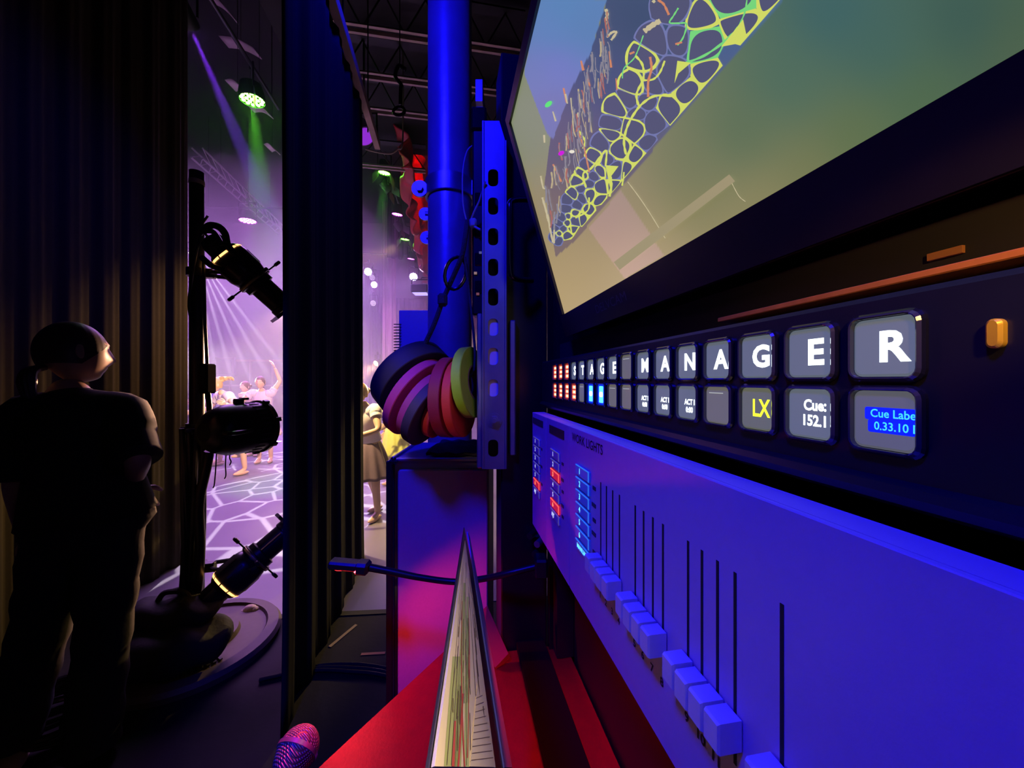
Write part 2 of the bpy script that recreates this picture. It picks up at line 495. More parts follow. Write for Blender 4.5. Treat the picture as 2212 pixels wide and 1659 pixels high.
# first gap
pipe_batten((-3.32, 3.6, 5.83), (-3.72, 5.9, 5.83), 'black lighting batten above the violet and green lamps')
q = at(411, 56, 4.1); vq = q; par(q, at(515, 300, 5.2), (.35, .12, 1), 30, 'violet stage lamp peeping past the top of the brown curtain', .09)
vd = (at(515, 300, 5.2)-q).normalized(); spotlight('beam', q+vd*.06, at(515, 300, 5.2), VIO, 7000, 9, .4, .02)
q = at(545, 216, 5.2); par(q, q+Vector((.06, .05, -1)), GREEN, 40, 'bright green stage lamp high in the first gap', .165, wings=True)
spotlight('beam', q+Vector((0, 0, -.03)), q+Vector((.12, .1, -2)), GREEN, 1500, 20, .8)
pipe_batten((-6.5-1.2, 9.1, 5.75), (-6.5+1.2, 9.15, 5.75), 'lighting batten over the magenta lamp deep in the first gap')
q = at(535, 477, 9.1); par(q, q+Vector((.05, 0, -1)), MAG, 28, 'magenta stage lamp hanging deep in the first gap', .2)
spotlight('beam', q+Vector((0, 0, -.03)), q+Vector((.1, 0, -3)), (.55, .08, 1), 700, 20, .6)
# white and violet movers on the far side
pipe_batten((at(770, 566, 12.2).x, 12.2, at(770, 566, 12.2).z+.3), (at(915, 566, 12.5).x, 12.5, at(770, 566, 12.2).z+.3), 'far lighting batten carrying the white lamps across the stage')
for k, (x, y, r, c, s, lb) in enumerate(((795, 587, .13, (.6, .5, 1), 60, 'dazzling white lamp next to the black curtain edge across the stage'), (808, 615, .11, (.7, .55, 1), 40, 'white lamp just below the dazzling one across the stage'),
        (893, 598, .14, (.65, .5, 1), 60, 'dazzling white lamp next to the pipe across the stage'), (806, 655, .1, (.5, .4, .55), 2.2, 'dull mauve lamp lowest of the far lamps'), (804, 600, .1, (.5, .4, .55), 1.5, 'dull mauve lamp between the two white lamps'))):
    q = at(x, y, 12.0); par(q, (q.x*.5, 0, 1.0), c, s, lb, r, group='far lamps facing the wing')
    if s > 30: spotlight('beam', q+Vector((.05, -.2, -.04)), (q.x+.8, 4, 0), (.45, .35, 1), 260, 30, .6)
q = at(812, 785, 12.5); par(q, (q.x-1.6, 9, .2), (1, .55, .15), 60, 'amber lamp low on the tan curtain across the stage', .1)
spotlight('beam', q+Vector((-.02, -.06, -.02)), (q.x-1.3, 11.3, .0), (1, .6, .2), 220, 26, .6)
q = at(827, 839, 12.0); par(q, (q.x*.6, 0, 1.2), (.35, .2, 1), 60, 'tiny violet white lamp beside the big tape roll', .09)
bxm = MB(); q = at(909, 626, 8.0); bxm.box(q, (.36, .34, .17), None, .02)
t = thing('lighting_unit', 'boxy blue lit lighting unit low on the red curtain side', 'lighting unit', q)
obj('housing', bxm, mat('blue unit', (.06, .06, .12), .4), t)
obj('yoke', MB().tube([q+Vector((-.195, 0, 0)), q+Vector((-.195, 0, .22)), q+Vector((.195, 0, .22)), q+Vector((.195, 0, 0))], .015, 6), M_blackm, t)
obj('lens', MB().box(q+Vector((0, 0, -.089)), (.30, .26, .012)), glow('unit lens', (.5, .4, 1), 1.5), t)
obj('hanger', MB().tube([q+Vector((0, 0, .22)), q+Vector((.02, 0, .26)), q+Vector((.55, 0, .3)), Vector((q.x+.55, q.y, 7.985))], .014, 8), M_blackm, t)
# purple unit half behind the black curtain top
q = at(786, 292, 4.3)
t = thing('wash_lamp', 'purple lit wash lamp half hidden behind the batten end', 'wash lamp', q)
obj('housing', MB().lathe([(.05, -.17), (.1, -.15), (.13, -.02), (.13, .02)], q, (.45, -.1, -.9), 20), mat('lav metal', (.25, .18, .3), .35, .4), t)
obj('lens', MB().lathe([(.115, 0), (.1, .02)], q+Vector((.45, -.1, -.9))*.02, (.45, -.1, -.9), 20), glow('wash lens', (.35, .03, .8), .8), t)
obj('yoke', MB().tube([q+Vector((-.15, 0, 0)), q+Vector((-.15, 0, .25)), q+Vector((.15, 0, .25)), q+Vector((.15, 0, 0))], .014, 6), M_blackm, t)
obj('hanger', MB().cyl(q+Vector((0, 0, .25)), (q.x, q.y, 5.6), .012), M_blackm, t)

# ------------------------------------------------------------------ red house curtain, bunched up
def redfn(u, v):
    Y = 5.9+7.3*u
    z = CZ+.559*6+.02+1.75*v
    f = math.sin(v*26+2.2*math.sin(u*17)+1.1*math.sin(u*41))*.10 + .06*math.sin(u*30+v*9)
    return Vector((-.75-.17*Y+f+.06*math.sin(u*23), Y, z+.06*math.sin(u*34)+.05*math.sin(u*71)*(1-v)))
m_ = MB(); m_.grid(redfn, 150, 60)
o = obj('house_curtain', m_, mat('red satin', (.55, .02, .03), .33, noise=.2, nscale=6), fixn=False)
so = o.modifiers.new('thickness', 'SOLIDIFY'); so.thickness = .02
tag(o, 'bunched red satin house curtain raised beside the pipe', 'curtain')
m_ = MB(); a = Vector((-.75-.17*5.9, 5.9, 6.78)); b = Vector((-.75-.17*13.2, 13.2, 6.78)); m_.cyl(a, b, .03)
bt = obj('curtain_batten', m_, M_blackm); tag(bt, 'black batten along the top of the bunched red curtain', 'batten')
m_ = MB()
for k in (.15, .5, .85): q = a.lerp(b, k); m_.cyl(q, (q.x, q.y, 7.985), .005, seg=6)
obj('suspension_wire', m_, M_blackm, bt)
# black high pieces in the first gap, caught light put into a pale colour
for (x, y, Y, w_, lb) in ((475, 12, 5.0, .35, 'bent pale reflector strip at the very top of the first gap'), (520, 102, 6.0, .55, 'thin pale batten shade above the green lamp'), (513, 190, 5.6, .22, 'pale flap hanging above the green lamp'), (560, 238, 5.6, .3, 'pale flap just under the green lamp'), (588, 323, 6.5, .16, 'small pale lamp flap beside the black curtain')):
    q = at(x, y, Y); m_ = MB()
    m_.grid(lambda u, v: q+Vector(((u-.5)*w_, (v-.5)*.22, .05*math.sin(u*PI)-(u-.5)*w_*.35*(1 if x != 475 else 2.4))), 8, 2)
    o = obj('lamp_flap', m_, mat('pale caught light', (.6, .5, .48), .5, .2), fixn=False)
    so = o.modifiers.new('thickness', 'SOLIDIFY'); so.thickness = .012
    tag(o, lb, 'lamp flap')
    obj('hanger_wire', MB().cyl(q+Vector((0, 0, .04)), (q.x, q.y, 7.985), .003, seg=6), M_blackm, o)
# trusses with bright glints running diagonally in the first gap
def truss(p, q, label, n=14, wd=.22):
    p = Vector(p); q = Vector(q); m_ = MB(); ax = (q-p).normalized(); sd = ax.cross(UP).normalized()*wd/2; u = UP*wd/2
    for a in (sd+u, sd-u, -sd+u, -sd-u): m_.cyl(p+a, q+a, .02, seg=8)
    t = thing('lighting_truss', label, 'truss', p)
    obj('chord', m_, mat('truss alu', (.6, .58, .6), .35, .7), t)
    w2 = MB()
    for k in range(n):
        a = p.lerp(q, k/n); b = p.lerp(q, (k+1)/n)
        w2.cyl(a+sd+u, b+sd-u, .01, seg=6); w2.cyl(a-sd-u, b-sd+u, .01, seg=6); w2.cyl(a+sd-u, b-sd-u, .01, seg=6)
    obj('lacing', w2, mat('truss alu', (1, 1, 1)), t)
    for k in (.2, .8): c = p.lerp(q, k); obj('suspension_wire', MB().cyl(c, (c.x, c.y, 7.985), .006, seg=6), M_blackm, t)
truss(at(425, 330, 7.985), at(610, 500, 12.4), 'aluminium lighting truss slanting across the first gap')

# ------------------------------------------------------------------ haze and light on the stage
hz = MB(); hz.box((-6.9, 9.25, 3.7), (18.6, 11.9, 7.3))
hm = bpy.data.materials.new('stage haze'); hm.use_nodes = True
nt = hm.node_tree; nt.nodes.clear()
out = nt.nodes.new('ShaderNodeOutputMaterial'); vs = nt.nodes.new('ShaderNodeVolumeScatter')
vs.inputs['Density'].default_value = .034; vs.inputs['Anisotropy'].default_value = .1; vs.inputs['Color'].default_value = (1, 1, 1, 1)
nt.links.new(vs.outputs[0], out.inputs['Volume'])
ho = obj('haze', hz, hm); tag(ho, 'thin theatrical haze filling the lit stage', 'haze', kind='stuff')

def net_gobo(l, scale=21, lo=.03, hi=.06):
    l.use_nodes = True; nt = l.node_tree; em = nt.nodes['Emission']
    tc = nt.nodes.new('ShaderNodeTexCoord'); sp = nt.nodes.new('ShaderNodeSeparateXYZ')
    nt.links.new(tc.outputs['Normal'], sp.inputs[0])
    cb = nt.nodes.new('ShaderNodeCombineXYZ')
    for ax in 'XY':
        dv = nt.nodes.new('ShaderNodeMath'); dv.operation = 'DIVIDE'
        nt.links.new(sp.outputs[ax], dv.inputs[0]); nt.links.new(sp.outputs['Z'], dv.inputs[1]); nt.links.new(dv.outputs[0], cb.inputs[ax])
    vo = nt.nodes.new('ShaderNodeTexVoronoi'); vo.feature = 'DISTANCE_TO_EDGE'; vo.inputs['Scale'].default_value = scale
    nt.links.new(cb.outputs[0], vo.inputs['Vector'])
    mr = nt.nodes.new('ShaderNodeMapRange'); mr.inputs['From Min'].default_value = lo; mr.inputs['From Max'].default_value = hi
    mr.inputs['To Min'].default_value = 1; mr.inputs['To Max'].default_value = .0
    nt.links.new(vo.outputs['Distance'], mr.inputs['Value']); nt.links.new(mr.outputs[0], em.inputs['Strength'])
arealight('stage_wash', (-5.6, 8.5, 4.6), (-5.6, 8.5, 0), (.66, .26, 1), 1150, 6, 7, 150)
spotlight('net_projection', (-4.7, 9.4, 6.9), (-3.7, 5.7, 0), (1, .90, .95), 9000, 38, .25, .01, net_gobo)
spotlight('side_light_white', (-9.5, 9.5, 2.4), (-4.6, 7.4, 1.2), (1, .80, .9), 4600, 27, .6, .05)
spotlight('side_light_amber', (-.35, 8.5, 2.7), (-1.50, 4.05, .9), (1, .66, .18), 1100, 22, .5, .05)
spotlight('boom_side_amber', (-2.05, 3.45, 2.5), (-1.45, 4.2, .9), (1, .70, .32), 420, 80, .6, .05)
spotlight('boom_side_rose', (-2.05, 3.5, 2.3), (-4.2, 6.1, 1.0), (1, .60, .42), 1100, 44, .6, .05)
spotlight('stage_spill_fill', (-1.30, 4.6, 2.7), (-.22, .85, 1.62), (1, .72, .85), 110, 7, .6, .06)  # unseen spot added as pinkish fill on the rolls and pipe
spotlight('red_curtain_light', (-1.1, 6.3, 5.9), (-2.3, 9.0, 5.8), (1, .02, .03), 260, 80, .8, .05)
spotlight('rim_light', (-2.25, 6.2, 1.75), (-1.75, 1.5, 1.0), (1, .50, .26), 2000, 16, .5, .04)
spotlight('rim_light', (-1.45, 6.2, 1.80), (-1.70, 1.45, 1.35), (1, .52, .30), 1700, 13, .5, .04)
spotlight('curtain_light', (-1.55, 5.2, 3.4), (-2.70, 3.10, 1.9), (1, .55, .18), 480, 27, 1, .05)
# fan of white rays behind the upper profile lantern
src = at(424, 545, 8.5)
for k, (x, y) in enumerate(((440, 830), (470, 830), (505, 830), (545, 830), (590, 830), (640, 830))):
    spotlight('ray_fan', src+(at(x, y, 8.9)-src).normalized()*.12, at(x, y, 8.9), (.95, .84, 1), 42000, 2.8, .6, .01)
q = src; par(q, at(520, 830, 8.9), (.9, .8, 1), 30, 'moving head lamp throwing white rays from behind the black boom', .16)
# ================================================================== the console rack
HK = .150
M_rack = mat('rack black', (.010, .010, .011), .38, noise=.2, nscale=40)
t = thing('equipment_rack', 'black steel equipment rack holding the monitor and the key panels', 'rack', RK(.3, .2, -1.5))
for s0, s1, nm in ((.577, .599, 'post'), (-.12, -.092, 'post')):
    obj(nm, rbox(MB(), s0, s1, .172, .2, -.449 if s0 > 0 else -1.5, .55), M_rack, t)
sp_ = MB(); rbox(sp_, .60, .612, .165, .75, -1.5, .55); obj('side_panel', sp_, M_gloss, t)
rbk = MB(); rbox(rbk, -.12, .6, .74, .75, -1.5, .55); obj('back_panel', rbk, M_rack, t)
bl = MB()
rbox(bl, -.09, .575, .2, .203, .06, .54, 0); obj('blank_panel', bl, M_rack, t)
bl = MB(); rbox(bl, -.09, .575, .2, .203, -1.45, -.225); obj('blank_panel', bl, M_rack, t)
bl = MB(); rbox(bl, -.09, .575, .176, .18, .0305, .058); obj('blank_panel', bl, mat('matt black panel', (.010, .010, .011), .75), t)
sp_ = MB(); rbox(sp_, .613, .68, .086, .165, -1.5, .55, .002); obj('side_upright', sp_, M_rack, t)
# shelf edge, orange light put into its colour, and its label
M_shelf_lit = mat('shelf edge in orange light', (.85, .28, .02), .4, .1, noise=.3, nscale=120)
sh = MB(); rbox(sh, -.06, .20, .160, .176, .0352, .0378, .0004)
o = obj('shelf_edge', sh, M_shelf_lit, t); o['label'] = 'shelf edge coloured with orange light'
lbm = MB(); rbox(lbm, .100, .1095, .1745, .176, .0442, .0468); obj('shelf_label', lbm, mat('brown label', (.35, .16, .05), .5), t)
for k, s in enumerate((.078, .0705)):
    lbm = MB(); rbox(lbm, s, s+.0042, .168, .176, .0305, .0352, .0005); obj('clip', lbm, mat('brown label', (1, 1, 1)), t)
# grab handle beside the monitor
hp = [(1142, 431, .60), (1106, 434, .585), (1101, 462, .58), (1101, 572, .58), (1110, 600, .585), (1150, 606, .605)]
hm_ = MB(); hm_.tube(smooth_path([at(*q) for q in hp], 5), .0045, 10); obj('grab_handle', hm_, M_gloss, t)

# ------------------------------------------------------------------ key panel
M_kp = mat('key panel paint', (.012, .014, .018), .33, noise=.2, nscale=80, bump=.02, bscale=700)
M_rim = mat('smoked clear rim', (.045, .047, .052), .16, coat=1, spec=.6)
M_ring = mat('key bezel', (.010, .011, .013), .12, coat=.5)
t = thing('intercom_key_panel', 'black panel with two rows of backlit message keys', 'key panel', RK(.3, HK, 0))
prof = [(HK+.03, .0305), (HK+.0016, .0305), (HK, .0285), (HK, -.0335), (HK-.003, -.0350), (HK-.0046, -.0378), (HK-.0036, -.0408), (HK+.0005, -.043), (HK+.03, -.043)]
pm = MB(); n = len(prof)
vs = [RK(.588, h, z) for h, z in prof]+[RK(-.10, h, z) for h, z in prof]
pm.add(vs, [[i, (i+1) % n, n+(i+1) % n, n+i] for i in range(n)]+[list(range(n)), list(range(n, 2*n))[::-1]])
obj('fascia', pm, M_kp, t)
S0, PITCH = .1054, .0269
ROWZ = (.0116, -.01385)
TOP = ['#r', '#r', '#r', 'S', 'T', 'A', 'G', 'E', ' ', 'M', 'A', 'N', 'A', 'G', 'E', 'R']
BOT = ['#r', '#r', '#r', '#r', ' ', '#b', '#b', ' ', ' ', 'ACT I\n0:00', 'ACT I\n0:00', 'ACT I\n0:00', ' ', '!LX', 'Cue:\n152.1', '~Cue Label\n0.33.10 D']
KW, KH = .0192, .0205
FACE = {}
def facemat(kind):
    c = {'w': ((.26, .31, .38), .42), 'r': ((.55, .05, .02), .5), 'b': ((0, .03, .9), .9), 'y': ((.27, .29, .20), .42), 'e': ((.42, .40, .34), .30), 'n': ((.22, .23, .27), .42)}[kind]
    return mat('key lens '+kind, (.10, .11, .12), .18, emit=c[0], es=c[1], coat=.4)
G_white = glow('key letter white', (.82, .92, 1), 3.2)
G_red = glow('key letter red', (1, .10, .03), 4.0)
G_hot = glow('key letter pale red', (1, .45, .25), 4.5)
G_blue = glow('key letter blue', (.05, .35, 1), 3.5)
G_blueb = glow('key label blue', (0, .01, 1), 1.3)
G_yel = glow('key letter yellow', (.85, 1, .02), 2.2)
names_col = {}
for row, (zc, words_) in enumerate(zip(ROWZ, (TOP, BOT))):
    for k, wd in enumerate(words_):
        s = S0+(15-k)*PITCH
        o3 = RK(s, HK, zc)
        def P(x, y, h): return o3 - D*x + UP*y - MM*h
        kd = 'w'
        if wd == '#r': kd = 'r'
        elif wd == '#b': kd = 'b'
        elif wd == '!LX': kd = 'y'
        elif wd == ' ': kd = 'e'
        elif wd[0] == '~': kd = 'n'
        # bezel ring
        mb = MB(); a = rrect(KW+.0044, KH+.0040, .0042); a2 = rrect(KW+.0030, KH+.0026, .0038); b = rrect(KW+.0004, KH+.0004, .0030); n = len(a)
        vs = [P(x, y, 0) for x, y in a]+[P(x, y, .0012) for x, y in a]+[P(x, y, .0018) for x, y in a2]+[P(x, y, .0018) for x, y in b]+[P(x, y, 0.0) for x, y in b]
        fs = [[q*n+i, q*n+(i+1) % n, (q+1)*n+(i+1) % n, (q+1)*n+i] for q in range(2) for i in range(n)]
        mb.add(vs[:3*n], fs); key = obj('key', mb, M_ring, t)
        mb = MB(); b0 = rrect(KW+.0014, KH+.0012, .0034)
        vs = [P(x, y, .0018) for x, y in a2]+[P(x, y, .0027) for x, y in b0]+[P(x, y, .0024) for x, y in b]+[P(x, y, 0.0) for x, y in b]
        mb.add(vs, [[q*n+i, q*n+(i+1) % n, (q+1)*n+(i+1) % n, (q+1)*n+i] for q in range(3) for i in range(n)]); obj('clear_rim', mb, M_rim, key)
        # cap
        mb = MB(); a = rrect(KW, KH, .0028); b = rrect(KW-.0018, KH-.0018, .0024)
        vs = [P(x, y, -.001) for x, y in a]+[P(x, y, .0006) for x, y in a]+[P(x, y, .0012) for x, y in b]; n = len(a)
        mb.add(vs, [[q*n+i, q*n+(i+1) % n, (q+1)*n+(i+1) % n, (q+1)*n+i] for q in range(2) for i in range(n)]+[list(range(2*n, 3*n))])
        obj('lens', mb, facemat(kd), key)
        e = .00128
        if kd in 'rb':
            m1 = MB(); m2 = MB()
            if kd == 'r':
                for j in range(3):
                    for mbx, sc, ee in ((m1, 1, e), (m2, .55, e+.00006)):
                        y0 = (j-1)*.0058; pts = rrect(.0135*sc, .0046*sc, .0018*sc, 3)
                        mbx.add([P(x+.001, y+y0, ee) for x, y in pts], [list(range(len(pts)))])
                obj('lettering', m1, G_red, key); obj('lettering', m2, G_hot, key)
            else:
                pts = rrect(.010, .0165, .001, 3); m1.add([P(x, y, e) for x, y in pts], [list(range(len(pts)))])
                pts = rrect(.0085, .005, .002, 3); m2.add([P(x, y, e+.00006) for x, y in pts], [list(range(len(pts)))])
                obj('lettering', m1, G_blue, key); obj('lettering', m2, G_white, key)
        elif wd != ' ':
            m1 = MB(); ls = wd.lstrip('!~').split('\n')
            if len(ls) == 1:
                sz = .0145 if wd != '!LX' else .0118
                text(m1, ls[0], sz, P(.0028 if wd != '!LX' else .0026, -.0004 if wd != '!LX' else .0, e), -D, UP, .035 if wd != '!LX' else .02, stretch=1.0 if len(ls[0]) == 1 else .72)
            elif wd[0] == '~':
                text(m1, ls[0], .0040, P(.0032, .0022, e+.0001), -D, UP, .015, stretch=.86); text(m1, ls[1], .0040, P(.0042, -.0022, e+.0001), -D, UP, .015, stretch=.86)
                pl = MB(); pts = rrect(.0150, .0045, .0007, 2); pts2 = rrect(.0140, .0045, .0007, 2)
                pl.add([P(x+.0019, y+.0022, e) for x, y in pts], [list(range(len(pts)))]); pl.add([P(x+.0024, y-.0022, e) for x, y in pts2], [list(range(len(pts2)))])
                obj('message_strip', pl, G_blueb, key)
            else:
                z_ = .0062 if wd.startswith('Cue') else .0048
                text(m1, ls[0], z_, P(.0026, .0034 if wd.startswith('Cue') else .0002, e), -D, UP, .03, stretch=.82); text(m1, ls[1], z_, P(.0024, -.0030 if wd.startswith('Cue') else -.0047, e), -D, UP, .03, stretch=.82)
            obj('lettering', m1, G_yel if kd == 'y' else glow('key letter cyan blue', (.03, .35, 1), 2.2) if kd == 'n' else G_white, key)
        elif wd == ' ':
            m1 = MB(); m1.box(P(-.001, .0068, e), (.011, .0004, .0001), RR); obj('lettering', m1, glow('key faint line', (.7, .75, .8), .7), key)
# brass toggle at the near ear of the panel
tsz = MB(); q = RK(.0785, HK, .0130); pts = rrect(.0034, .0082, .0016, 5); n = len(pts)
vs = [q-D*x+UP*y for x, y in pts]+[q-D*x+UP*y-MM*.0016 for x, y in pts]+[q-D*x*.6+UP*y*.85-MM*.0024 for x, y in pts]
tsz.add(vs, [[k*n+i, k*n+(i+1) % n, (k+1)*n+(i+1) % n, (k+1)*n+i] for k in range(2) for i in range(n)]+[list(range(2*n, 3*n))])
o = obj('toggle', tsz, mat('brass', (.90, .60, .02), .35, .2), t); o['label'] = 'small brass toggle'
for s, z in ((.072, -.002), (.072, -.0165)):
    tsz = MB(); tsz.lathe([(.0016, 0), (.0014, .0012)], RK(s, HK, z), -MM, 12); obj('screw', tsz, M_gloss, t)

# ------------------------------------------------------------------ white control panels
HP = .125
M_pan = mat('white panel in violet light', (.58, .42, .66), .42, noise=.04, nscale=150, bump=.03, bscale=900)  # violet cast of the light is mixed into the white paint
M_dark = mat('engraved dark ink', (.012, .010, .02), .6)
M_slot = mat('fader slot', (.01, .01, .015), .7)
M_knob = mat('white fader cap', (.78, .76, .78), .35, noise=.04, nscale=300)
M_label = mat('dark label strip', (.05, .03, .06), .5)
ZT, ZB = -.048, -.2175
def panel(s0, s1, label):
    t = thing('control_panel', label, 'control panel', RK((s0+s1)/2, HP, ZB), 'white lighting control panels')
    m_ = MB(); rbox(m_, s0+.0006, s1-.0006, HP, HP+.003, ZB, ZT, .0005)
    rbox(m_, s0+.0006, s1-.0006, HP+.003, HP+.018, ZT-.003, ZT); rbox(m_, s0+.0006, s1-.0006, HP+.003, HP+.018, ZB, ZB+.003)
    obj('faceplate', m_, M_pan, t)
    return t
def lit_buttons(t, s0, s1, z1, labels, cols, pitch=.0121):
    for k, lb in enumerate(labels):
        z = z1-k*pitch; c = cols[k]
        b = MB(); rbox(b, s0, s1, HP-.0022, HP, z-.0050, z+.0050, .0008)
        mt = {'b': mat('button lit blue', (.30, .30, .5), .35, emit=(.0, .06, 1), es=.16), 'w': mat('button plain', (.62, .60, .66), .35), 'r': mat('button lit red', (.6, .1, .1), .35, emit=(1, .02, .02), es=.45)}[c]
        bo = obj('push_button', b, mt, t)
        e = MB(); w_ = abs(s1-s0)
        # glowing rim along the top and the near side
        rbox(e, s0+.001, s1-.001, HP-.0024, HP-.0018, z+.0040, z+.0049); rbox(e, s1-.0018, s1-.0006, HP-.0024, HP-.0018, z-.0045, z+.0045) if False else rbox(e, s0+.0006, s0+.0022, HP-.0024, HP-.0018, z-.0045, z+.0045)
        gm = {'b': glow('rim blue', (.03, .22, 1), .8), 'w': glow('rim pale', (.28, .22, .8), .30), 'r': glow('rim red', (1, .10, .06), 1.6)}[c]
        obj('light_rim', e, gm, bo)
        x = MB(); text(x, lb, .0075 if len(lb) < 5 else .0062, RK(s0+w_*.66 if len(lb) < 5 else s0+w_*.5, HP-.00235, z-.0003), -D, UP, .02)
        obj('numeral', x, {'b': glow('numeral blue', (.10, .55, 1), 2.2), 'w': glow('numeral white', (.6, .65, 1), 1.3), 'r': glow('numeral red', (1, .25, .12), 2.5)}[c], bo)
NUM = ['1', '2', '3', '4', '5', '6']
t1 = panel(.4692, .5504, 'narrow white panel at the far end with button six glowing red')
lit_buttons(t1, .4984, .5348, -.0872, NUM+['A|Y'], 'wwwwwrw')
m_ = MB(); rbox(m_, .485, .545, HP-.0006, HP, -.064, -.055); obj('label_strip', m_, M_label, t1)
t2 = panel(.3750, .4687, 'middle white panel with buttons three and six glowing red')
lit_buttons(t2, .4056, .4422, -.0880, NUM+['A|Y'], 'wwrwwrw')
m_ = MB(); rbox(m_, .392, .452, HP-.0006, HP, -.0655, -.0555); obj('label_strip', m_, mat('dark red label strip', (.10, .02, .03), .5), t2)
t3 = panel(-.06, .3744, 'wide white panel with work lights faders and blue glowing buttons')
lit_buttons(t3, .3139, .3502, -.0868, NUM, 'bbbbbb')
lit_buttons(t3, .3139, .3502, -.0868-.0121*6, ['MANUAL'], 'b')
m_ = MB(); text(m_, 'WORK LIGHTS', .0118, RK(.3265, HP-.0003, -.0580), -D, UP, .012, stretch=.98); obj('lettering', m_, M_dark, t3)
for t_, s0, zz in ((t3, .303, (-.094, -.109, -.122, -.134, -.150)), (t2, .394, (-.093, -.111, -.124, -.140, -.152)), (t1, .489, (-.094, -.118, -.142))):
    for j, z in enumerate(zz):
        m_ = MB(); rbox(m_, s0, s0+.0065+.002*(j % 2), HP-.0005, HP, z-.0016, z+.0016); obj('tick_label', m_, M_label, t_)
SL = [.2924, .2810, .2695, .2580, .2343, .2233, .2122, .2012, .1778, .1669, .1560, .1451, .1217]
for k, s in enumerate(SL):
    m_ = MB(); rbox(m_, s-.0008, s+.0008, HP-.0003, HP+.0005, -.170, -.0850, 0); obj('fader_slot', m_, M_slot, t3)
    zt = -.1460-(.0005 if k % 4 else -.0005)
    fk = MB(); b_ = .0012
    lo = [RK(s-.0046, HP-.0008, zt-.0135), RK(s+.0046, HP-.0008, zt-.0135), RK(s+.0046, HP-.0008, zt), RK(s-.0046, HP-.0008, zt)]
    hi = [RK(s-.0042, HP-.0125, zt-.0128), RK(s+.0042, HP-.0125, zt-.0128), RK(s+.0042, HP-.0125, zt-.0008), RK(s-.0042, HP-.0125, zt-.0008)]
    md = [RK(s-.0046, HP-.0112, zt-.0135), RK(s+.0046, HP-.0112, zt-.0135), RK(s+.0046, HP-.0112, zt), RK(s-.0046, HP-.0112, zt)]
    fk.add(lo+md+hi, [[3, 2, 1, 0]]+[[q*4+i, q*4+(i+1) % 4, q*4+4+(i+1) % 4, q*4+4+i] for q in range(2) for i in range(4)]+[[8, 9, 10, 11]])
    obj('fader_cap', fk, M_knob, t3)
    st = MB(); rbox(st, s-.0006, s+.0006, HP-.0009, HP+.0005, zt-.011, zt-.003); obj('fader_stem', st, M_steel, t3)
    m_ = MB(); text(m_, str(k+1), .0072, RK(s+.001, HP-.0003, -.1795), -D, UP, .03); obj('fader_number', m_, M_dark, t3)

# ------------------------------------------------------------------ monitor
O = Vector((0, 0, CZ)); tA = .5; tB = tA/1.025
A = O+ray(1220, 678)*tA; B = O+ray(1105, 265)*tB
EV = (B-A).normalized(); EU = -D; EV = (EV-EU*EV.dot(EU)).normalized(); EN = EU.cross(EV).normalized()
if EN.dot(O-A) < 0: EN = -EN
SH = (B-A).length; SW = SH*16/9
def SC(u, v, n=0): return A+EU*u+EV*v+EN*n
def scpx(x, y, n=0): 
    q = on_plane(x, y, A, EN); return q+EN*n
t = thing('video_monitor', 'large tilted rack monitor showing the stage picture', 'monitor', SC(SW/2, 0, -.03))
RM = Matrix((EU, EV, EN)).transposed()
bz = .012; bb = .030
hs = MB(); hs.box(SC(SW/2, SH/2-.009, -.022), (SW+2*bz, SH+bz+bb, .036), RM, .004); obj('housing', hs, M_black, t)
fr = MB()
for c, d_ in (((SW/2, -bb/2-.0004), (SW+2*bz, bb-.001)), ((SW/2, SH+bz/2), (SW+2*bz, bz)), ((-bz/2-.0002, SH/2), (bz-.0006, SH)), ((SW+bz/2, SH/2), (bz, SH))):
    fr.box(SC(c[0], c[1], -.0005), (d_[0], d_[1], .008), RM)
obj('bezel', fr, mat('monitor bezel', (.012, .010, .014), .3, noise=.2, nscale=60), t)
lg = MB(); text(lg, 'DELVCAM', .0125, SC(.140, -.0145, .0037), EU, EV, .0, stretch=1.25); 
o = obj('logo', lg, mat('raised logo grey', (.10, .10, .14), .35, .3), t)
ar = MB(); ar.box(SC(SW*.5, SH*.5, -.075), (.12, .10, .07), RM); obj('mount', ar, M_rack, t)
CTRL = [(1150, 250, 128, 138, 110), (1120, 265, 125, 135, 105), (1180, 480, 150, 135, 95), (1230, 650, 192, 168, 118), (1220, 590, 175, 150, 105), (1290, 560, 165, 145, 105), (1300, 480, 150, 130, 112), (1500, 450, 128, 125, 84), (1400, 600, 190, 165, 130),
        (1450, 560, 168, 150, 112), (1600, 300, 84, 108, 82), (1700, 180, 76, 108, 92), (1900, 100, 66, 100, 92), (2100, 50, 56, 88, 82), (1750, 380, 118, 120, 78), (1850, 300, 95, 112, 72), (2000, 220, 80, 105, 72), (2190, 70, 72, 95, 72), (2190, 120, 82, 100, 72), (1500, 370, 110, 118, 90), (1650, 430, 140, 132, 90), (1800, 30, 60, 98, 100), (1600, 500, 150, 138, 98), (1350, 620, 195, 170, 135)]
BLUE = [(1190, 60, 96, 130, 185), (1200, 150, 112, 122, 192), (1260, 60, 92, 128, 178), (1160, 170, 112, 124, 180), (1190, 230, 112, 116, 168), (1220, 20, 90, 132, 182)]
BAND = [(1300, 180, 66, 80, 118), (1260, 330, 88, 84, 104), (1230, 470, 128, 108, 100), (1350, 320, 92, 86, 120), (1450, 200, 76, 86, 136), (1550, 60, 72, 94, 142), (1400, 60, 62, 78, 108), (1640, 20, 78, 110, 140), (1300, 430, 122, 104, 108), (1500, 240, 104, 108, 122), (1400, 380, 112, 104, 110)]
P_band = [(1200, 555), (1240, 522), (1690, 0), (1290, -60), (1312, 0), (1275, 115), (1235, 190), (1190, 290), (1176, 400)]
